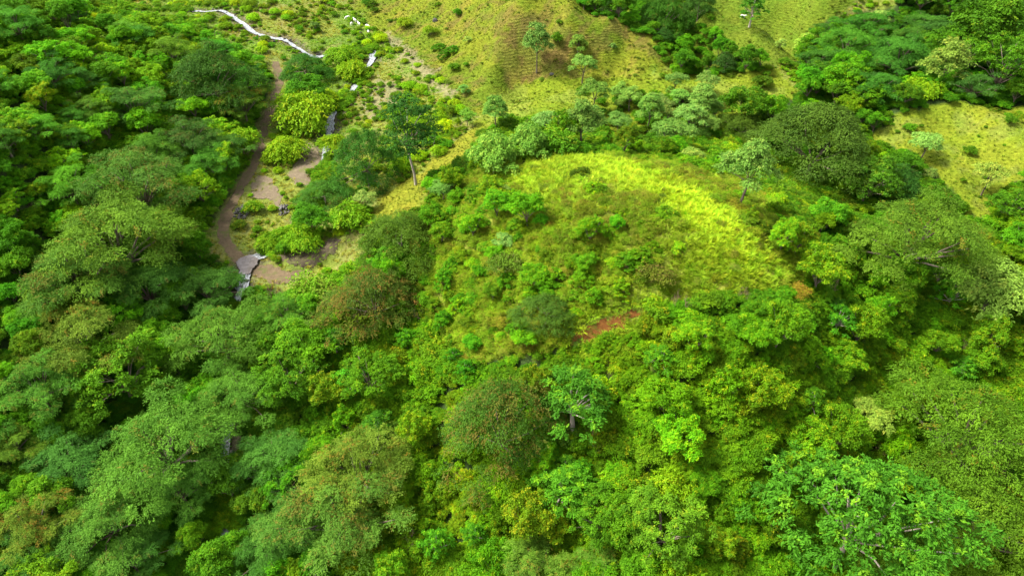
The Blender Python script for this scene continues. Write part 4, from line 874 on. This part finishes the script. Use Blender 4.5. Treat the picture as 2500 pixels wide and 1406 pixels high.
# say which one: colour and size, then where it stands against the nearest landmark
BK = {}
for e, uu, vv, pw, hue, cat, area in QUEUE:
    dd = (MK[:, 0] - uu) ** 2 + ((MK[:, 1] - vv) * 1.2) ** 2; j = int(np.argmin(dd)); du, dv = uu - MK[j, 0], vv - MK[j, 1]
    rel = ("right of" if du > 0 else "left of") if abs(du) > abs(dv) else ("below" if dv > 0 else "above")
    BK.setdefault((hue, cat, rel, j), []).append((dd[j], e, pw))
for (hue, cat, rel, j), L_ in BK.items():
    L_.sort(key=lambda q: q[0])
    for n_, (dd_, e, pw) in enumerate(L_):
        o_ = ORD[n_] + ("-nearest " if n_ else " ") if n_ < len(ORD) else "%d%s-nearest " % (n_ + 1, "st" if (n_ + 1) % 10 == 1 else "nd" if (n_ + 1) % 10 == 2 else "rd" if (n_ + 1) % 10 == 3 else "th")
        e["label"] = ("" if len(L_) == 1 else o_) + "%s %s %s %s" % (hue, cat, rel, MARKS[j][2])
print("FILL", NF)

# ------------------------------------------------------------------ uncountable ground cover
def scatter(name, pts, rot, scl, tint, meshes, index, label):
    me = bpy.data.meshes.new(name); P = np.asarray(pts, np.float32); me.vertices.add(len(P)); me.vertices.foreach_set("co", P.ravel())
    a = me.attributes.new("rot", 'FLOAT_VECTOR', 'POINT'); a.data.foreach_set("vector", np.asarray(rot, np.float32).ravel())
    a = me.attributes.new("scl", 'FLOAT', 'POINT'); a.data.foreach_set("value", np.asarray(scl, np.float32))
    a = me.attributes.new("pick", 'INT', 'POINT'); a.data.foreach_set("value", np.asarray(index, np.int32))
    a = me.attributes.new("tint", 'FLOAT_COLOR', 'POINT'); a.data.foreach_set("color", np.c_[tint, np.ones(len(P))].astype(np.float32).ravel())
    o = link(name, me); tag(o, label, None, None, "stuff")
    col = bpy.data.collections.new(name + "_kinds")
    for i, mm in enumerate(meshes):
        q = bpy.data.objects.new("%s_kind_%02d" % (name, i), mm); col.objects.link(q)
    ng = bpy.data.node_groups.new(name + "_scatter", 'GeometryNodeTree')
    ng.interface.new_socket("Geometry", in_out='INPUT', socket_type='NodeSocketGeometry'); ng.interface.new_socket("Geometry", in_out='OUTPUT', socket_type='NodeSocketGeometry')
    N = ng.nodes; gi = N.new("NodeGroupInput"); go = N.new("NodeGroupOutput"); ip = N.new("GeometryNodeInstanceOnPoints"); ci = N.new("GeometryNodeCollectionInfo")
    ci.inputs['Collection'].default_value = col; ci.inputs['Separate Children'].default_value = True; ci.inputs['Reset Children'].default_value = True
    ip.inputs['Pick Instance'].default_value = True
    def attr(nm, typ):
        n = N.new("GeometryNodeInputNamedAttribute"); n.data_type = typ; n.inputs['Name'].default_value = nm; return n.outputs['Attribute']
    L = ng.links; L.new(gi.outputs[0], ip.inputs['Points']); L.new(ci.outputs[0], ip.inputs['Instance'])
    L.new(attr("pick", 'INT'), ip.inputs['Instance Index']); L.new(attr("rot", 'FLOAT_VECTOR'), ip.inputs['Rotation']); L.new(attr("scl", 'FLOAT'), ip.inputs['Scale'])
    L.new(ip.outputs[0], go.inputs[0])
    md = o.modifiers.new("scatter", 'NODES'); md.node_group = ng
    return o
def ground_kind(key, mat):
    me = PROTO[key]['crown'].copy(); me.materials.clear(); me.materials.append(mat); return me
UG = [ground_kind(('bush', 0), LMI['bush']), ground_kind(('bush', 1), LMI['bush']), ground_kind(('bush', 3), LMI['bush']),
      ground_kind(('scrub', 0), LMI['scrub']), ground_kind(('scrub', 1), LMI['scrub']), ground_kind(('scrub', 2), LMI['scrub']), ground_kind(('scrub', 3), LMI['scrub']),
      ground_kind(('lime', 1), LMI['lime']), ground_kind(('pale', 2), LMI['pale']), ground_kind(('broad', 3), LMI['broad']), ground_kind(('thicket', 0), LMI['thicket']), ground_kind(('thicket', 2), LMI['thicket'])]
X, Y, Z, u, v, d, g = cells(1.55, 201, -160, 2660, -80, 1600); a = area_of(u, v)
n = len(X); ok = clear_of_bare(X, Y, u, v, 0.5)
s = g.uniform(0.4, 0.75, n); tint = np.ones((n, 3)); pick = g.integers(0, 3, n); keep = np.zeros(n, bool)
base_t = {'left_far': ((1.15,1.25,0.85), 1.0), 'left_low': ((0.75,0.9,0.85), 1.0), 'slope': ((1.15,1.15,0.7), 1.0), 'gully': ((0.95,0.95,0.9), 0.9), 'rgully': ((0.9,1.0,0.8), 1.0), 'upper': ((0.75,0.95,0.8), 0.8), 'spur': ((0.8,0.95,0.9), 0.6), 'grove': ((0.9,0.95,1.0), 0.3)}
cn = fbm(X, Y, 12, 301)
for k, (tt, den) in base_t.items():
    m_ = (a == k) & (g.uniform(0, 1, n) < den); keep |= m_; tint[m_] = np.array(tt) * (1 + 0.35 * cn[m_, None] * np.array([1.3, 0.6, -0.2]))
low = covers_open(X, Y, Z, 2.0 * s, '') & ~np.isin(a.astype(str), ('knoll',)); keep &= ~low
m_ = (a == 'knoll') & ((g.uniform(0, 1, n) < 0.72)); keep |= m_; pick[m_] = 3 + g.integers(0, 4, m_.sum()); s[m_] = g.uniform(0.5, 1.0, m_.sum()); tint[m_] = np.array((1.05, 1.1, 0.75)) * (1 + 0.4 * cn[m_, None] * np.array([0.8, 0.9, 0.3]))
m_ = (a == 'valley') & (g.uniform(0, 1, n) < 0.06 + 0.65 * (fbm(X, Y, 9, 333) > 0.08)); keep |= m_; s[m_] = g.uniform(0.10, 0.5, m_.sum()); tint[m_] = np.array((1.4, 1.2, 0.8)) * (1 + 0.4 * cn[m_, None]); 
m_ = (a == 'hill') & (g.uniform(0, 1, n) < 0.05 + 0.3 * (fbm(X, Y, 11, 377) > 0.2)); keep |= m_; pick[m_] = 3 + g.integers(0, 4, m_.sum()); s[m_] = g.uniform(0.12, 0.42, m_.sum()); tint[m_] = (0.8, 0.8, 0.9)
m_ = (a == 'rpast') & (g.uniform(0, 1, n) < 0.05); keep |= m_; s[m_] = g.uniform(0.12, 0.3, m_.sum())
m_ = (a == 'grass') & (g.uniform(0, 1, n) < 0.06); keep |= m_; pick[m_] = 3 + g.integers(0, 4, m_.sum()); s[m_] = g.uniform(0.35, 0.7, m_.sum()); tint[m_] = (0.9, 0.9, 1.0)
m_ = (a == 'slope'); s[m_] = g.uniform(0.45, 1.0, m_.sum()) * (1 + 0.3 * fbm(X[m_], Y[m_], 6, 321)); tint[m_] = slope_tint(X[m_], Y[m_], u[m_], v[m_])
m_ = np.isin(a.astype(str), ('left_far', 'rgully')) & (g.uniform(0, 1, n) < 0.3); pick[m_] = 7 + g.integers(0, 3, m_.sum())
m_ = np.isin(a.astype(str), ('slope', 'left_far', 'rgully')) & (g.uniform(0, 1, n) < 0.45); pick[m_] = 10 + g.integers(0, 2, m_.sum())
m_ = (a == 'left_far') | (a == 'rgully'); s[m_] = g.uniform(0.4, 0.9, m_.sum())
m_ = inpoly(u, v, LIME) & (a == 'slope'); tint[m_] = (1.75, 1.35, 0.8); s[m_] = g.uniform(0.35, 0.7, m_.sum())
tint *= (1 + g.normal(0, 0.07, (n, 3))) * g.uniform(0.75, 1.25, (n, 1))
s = np.where(pick >= 7, s * 0.6, s)
m_ = (u > 1380) & (u < 1580) & (v > 755) & (v < 905); s[m_] = np.clip(s[m_], 0.3, 0.45)
um, vm, _ = project(np.c_[X, Y, Z + 1.0])
for (x0, y0, x1, y1) in WATERVIEW: ok &= ~((um > x0 - 28) & (um < x1 + 28) & (vm > y0 - 14) & (vm < y1 + 45))
k = keep & ok
# streamside growth hiding the narrow reaches
gs = np.random.default_rng(909); nar = np.nonzero(SWID < 1.3)[0]; q = SW[np.repeat(nar, 5)] + gs.normal(0, 1.3, (len(nar) * 5, 2)); q = q[dist_line(q[:, 0], q[:, 1], TW) > 3]
X = np.r_[X, q[:, 0]]; Y = np.r_[Y, q[:, 1]]; Z = np.r_[Z, height(q[:, 0], q[:, 1])]; k = np.r_[k, np.ones(len(q), bool)]; s = np.r_[s, gs.uniform(0.35, 0.7, len(q))]; pick = np.r_[pick, gs.integers(0, 3, len(q))]; tint = np.vstack([tint, np.array([[1.2, 1.15, 0.8]]) * gs.uniform(0.7, 1.3, (len(q), 1))])
scatter("undergrowth", np.c_[X, Y, Z - 0.1][k], np.c_[np.zeros((k.sum(), 2)), g.uniform(0, 6.28, k.sum())], s[k], np.clip(tint[k], 0.1, 4), UG, pick[k], "dense low green undergrowth covering the slopes")
# grass: arching tufts
def tuft(seed, nb, hgt, spread):
    g = np.random.default_rng(seed); V = []; Fs = []; tn = []; al = []
    for b in range(nb):
        th = g.uniform(0, 6.28); r = spread * math.sqrt(g.uniform()); p = np.array([r * math.cos(th), r * math.sin(th), 0]); o = np.array([math.cos(th + g.normal(0, .6)), math.sin(th + g.normal(0, .6)), 0]); sd_ = np.array([-o[1], o[0], 0])
        h = hgt * g.uniform(0.6, 1.15); ln = h * g.uniform(0.35, 0.95); w = 0.024 * g.uniform(0.7, 1.5); k0 = len(V); t_ = g.uniform()
        for f, ww in ((0, 1.0), (0.5, 0.9), (0.85, 0.5), (1.0, 0.08)):
            c = p + o * ln * f ** 1.8 + [0, 0, h * (f - 0.32 * f ** 3)]; V += [c - sd_ * w * ww, c + sd_ * w * ww]; tn += [t_, t_]; al += [f * 0.35 * t_] * 2
        for q in range(3): Fs.append((k0 + 2 * q, k0 + 2 * q + 1, k0 + 2 * q + 3, k0 + 2 * q + 2))
    return np.array(V), np.array(Fs), tn, al
GM = leaf_mat("tall_grass", (0.17, 0.25, 0.012), (0.36, 0.42, 0.018), (0.48, 0.42, 0.08), inst=True, trans=0.25)
TUFTS = []
for sd_ in range(3):
    V, Fs, tn, al = tuft(sd_, 60, 0.95, 0.45); TUFTS.append(mesh_from("grass_tuft", V, Fs, GM, False, {"tone": ('FLOAT', tn), "alt": ('FLOAT', al)}))
def grass(name, areas, step, seed, srange, tintf, label, dens=1.0, extra=None):
    X, Y, Z, u, v, d, g = cells(step, seed, -80, 2580, -50, 1450); a = area_of(u, v)
    k = np.isin(a.astype(str), areas)
    if name == 'tall_grass':
        a2 = area_of(u + g.normal(0, 55, len(u)), v + g.normal(0, 36, len(u))); k = k & (a2 == 'grass') | ((a == 'knoll') & (a2 == 'grass')) | ((a == 'knoll') & (fbm(X, Y, 7, 455) > 0.02)) | ((u > 1380) & (u < 1580) & (v > 735) & (v < 880))
    if extra is not None: k &= extra(X, Y, u, v, g)
    ok = k & (g.uniform(0, 1, len(X)) < dens) & (dist_line(X, Y, TW) > 1.6) & (dist_line(X, Y, SW) > 1.3)
    for pz in BARE: ok &= ~zone(u, v, pz, 5) | (g.uniform(0, 1, len(X)) < 0.12)
    X, Y, Z, u, v = X[ok], Y[ok], Z[ok], u[ok], v[ok]; n = len(X)
    tn = tintf(X, Y, u, v, g) * (1 + g.normal(0, 0.08, (n, 3))) * g.uniform(0.8, 1.2, (n, 1))
    # tufts lean together downwind
    rot = np.c_[g.normal(0, 0.15, n), g.normal(0.35, 0.2, n), g.uniform(0, 6.28, n)]
    return scatter(name, np.c_[X, Y, Z - 0.03], rot, g.uniform(*srange, n), np.clip(tn, 0.05, 4), TUFTS, g.integers(0, 3, n), label)
def t_knoll(X, Y, u, v, g):
    br = fbm(X, Y, 10, 401)[:, None]; cr_ = dist_line(u, v * 1.6, np.array([(1240,415*1.6),(1330,388*1.6),(1450,398*1.6),(1580,440*1.6),(1690,505*1.6),(1780,580*1.6),(1840,640*1.6)])); ridge = (np.exp(-(cr_ / 75) ** 2) * np.interp(u, [1200, 1500, 1690, 1800, 1900], [0.35, 0.5, 1.0, 0.7, 0.2]))[:, None]
    return np.array([[0.80, 1.02, 0.6]]) * (1 + 0.45 * br) + ridge * np.array([[0.36, 0.34, 0.0]])
grass("tall_grass", ('grass',), 0.5, 211, (0.6, 1.15), t_knoll, "tall lime-yellow grass on top of the knoll")
def t_scr(X, Y, u, v, g): return np.array([[0.8, 0.88, 1.0]]) * (1 + 0.4 * fbm(X, Y, 8, 403)[:, None])
grass("scrub_grass", ('knoll',), 1.1, 212, (0.7, 1.2), t_scr, "rank olive grass between the knoll's scrub bushes", 0.7)
def t_past(X, Y, u, v, g):
    n1 = fbm(X, Y, 14, 71)[:, None]; t_ = np.where((n1 > 0.1), np.array([[0.32, 0.44, 0.4]]), np.array([[0.46, 0.47, 0.45]]))
    b = (inpoly(u, v, BENCH) | (u > 1640) | inpoly(u, v, RIGHT))[:, None]; return np.where(b, np.array([[0.42, 0.54, 0.4]]), t_)
grass("pasture_grass", ('hill', 'apron', 'rpast', 'grove'), 1.0, 213, (0.2, 0.5), t_past, "short yellowish pasture grass on the upper slopes", 0.8)
grass("meadow_grass", ('valley',), 0.9, 214, (0.25, 0.7), lambda X, Y, u, v, g: np.where((fbm(X, Y, 14, 71) > 0.05)[:, None], [[0.7, 0.95, 1.0]], [[1.0, 0.85, 1.3]]), "rough green and yellow meadow grass along the stream", 0.75,
      lambda X, Y, u, v, g: ~(inpoly(u, v, STONY) | inpoly(u, v, STONY2)) | (g.uniform(0, 1, len(X)) < 0.2))

# ------------------------------------------------------------------ cattle and boulders
def cow_mesh(name, mat, grazing):
    me = bpy.data.meshes.new(name); bm = bmesh.new(); sk = bm.verts.layers.skin.verify()
    hz = 0.35 if grazing else 1.45; hx = 1.30 if grazing else 1.35; nz = 0.95 if grazing else 1.38
    J = {'rump': (-0.78,0,1.16,.24,.27),'loin': (-0.35,0,1.14,.29,.33),'chest': (0.2,0,1.10,.29,.36),'wither': (0.58,0,1.18,.24,.33),'neck': (0.92,0,nz,.14,.18),'poll': (hx-0.12,0,hz+0.16,.12,.13),'muzzle': (hx+0.22,0,hz-0.12,.07,.08),
         'tail1': (-1.0,0,1.2,.04,.04),'tail2': (-1.05,0,0.6,.03,.03)}
    vs_ = {}
    for k_, (x, y, z, rx, ry) in J.items():
        q = bm.verts.new((x, y, z)); q[sk].radius = (rx, ry); vs_[k_] = q
    E = [('rump','loin'),('loin','chest'),('chest','wither'),('wither','neck'),('neck','poll'),('poll','muzzle'),('rump','tail1'),('tail1','tail2')]
    def chain(a_, pts):
        p_ = vs_[a_]
        for (x, y, z, r_) in pts:
            q = bm.verts.new((x, y, z)); q[sk].radius = (r_, r_); bm.edges.new((p_, q)); p_ = q
    for s_ in (-1, 1):
        chain('rump', [(-0.80, .19*s_, .92, .17), (-0.70, .2*s_, .62, .10), (-0.88, .2*s_, .40, .07), (-0.82, .2*s_, .03, .055)])
        chain('wither', [(0.55, .17*s_, .80, .13), (0.58, .18*s_, .42, .075), (0.55, .18*s_, .03, .055)])
        chain('poll', [(hx-0.2, .20*s_, hz+0.2, .05), (hx-0.22, .30*s_, hz+0.16, .03)])
    for a_, b_ in E: bm.edges.new((vs_[a_], vs_[b_]))
    vs_['loin'][sk].use_root = True; bm.to_mesh(me); bm.free(); me.materials.append(mat); return me
def coat(name, a_, b_):
    m, t, out = new_mat(name); c = ramp(t, noise_node(t, 1.5, 3), [(0.4, a_), (0.6, b_)]); p = bsdf(t, c, 0.8, 0.15); t.links.new(p.outputs[0], out.inputs[0]); return m
WC = coat("white_hide", (0.70, 0.67, 0.60), (0.82, 0.80, 0.76)); DC = coat("dark_hide", (0.035, 0.025, 0.018), (0.06, 0.045, 0.03))
CW = [cow_mesh("cow_body", WC, False), cow_mesh("cow_body", WC, True)]; CD = cow_mesh("cow_body", DC, False)
for (u, v, me, rz, lab) in [(849,44,CW[1],200,"white cow farthest left of the small herd"), (867,51,CW[0],130,"white cow at the back of the herd, second from the left"), (859,59,CW[1],80,"white cow facing away, lower left of the herd"),
                            (877,60,CW[0],125,"white cow in the middle of the herd"), (898,65,CW[1],330,"white cow farthest right of the small herd"), (900,80,CW[0],290,"white cow at the lower right of the herd"),
                            (881,83,CD,300,"single dark brown cow below the white herd"), (1813,42,CW[0],320,"lone white cow on the far grassy spur")]:
    q, _ = hit(u, v + 4); o = link("cow", me, None, (q[0], q[1], float(height(q[0], q[1])))); o.rotation_euler = (0, 0, R(rz)); o.scale = (0.85,) * 3
    sm = o.modifiers.new("skin", 'SKIN'); sm.use_smooth_shade = True; ss = o.modifiers.new("smooth", 'SUBSURF'); ss.levels = 1; ss.render_levels = 2
    tag(o, lab, "cow", "cattle grazing on the upper slopes")
m, t, out = new_mat("dark_boulder"); n = noise_node(t, 1.2, 6); c = ramp(t, n, [(0.3, (0.030, 0.028, 0.028)), (0.7, (0.12, 0.11, 0.10))]); p = bsdf(t, c, 0.85, 0.2); bump(t, n, 0.8, 0.15, p); t.links.new(p.outputs[0], out.inputs[0]); DARKST = m
def boulder(u, v, w, mat, lab, seed):
    g = np.random.default_rng(seed); bm = bmesh.new(); bmesh.ops.create_icosphere(bm, subdivisions=3, radius=1.0)
    bv = np.array([q.co[:] for q in bm.verts]); bf = np.array([[q.index for q in f.verts] for f in bm.faces]); bm.free()
    pl = unit(g.normal(size=(14, 3))); dd_ = g.uniform(0.62, 0.95, 14); m_ = np.maximum(bv @ pl.T, 1e-3); rr_ = np.minimum(1, (dd_ / m_).min(1)); bv = bv * rr_[:, None] * [1.0, 0.8, 0.75]
    q, dep = hit(u, v + w * 0.2); s_ = w * dep / F / 1.7; o = link("boulder", mesh_from("boulder", bv * s_, bf, mat), None, (q[0], q[1], float(height(q[0], q[1])) + 0.25 * s_)); tag(o, lab, "boulder")
boulder(1063, 50, 14, DARKST, "dark boulder alone on the yellow hillside", 1)
boulder(1347, 181, 10, STONE, "small grey boulder at the foot of the brown hillside", 2)
boulder(529, 3, 14, DARKST, "dark boulder in the meadow above the stream's top bend", 3)
boulder(630, 631, 9, DARKST, "dark rock at the lip of the ford", 4)
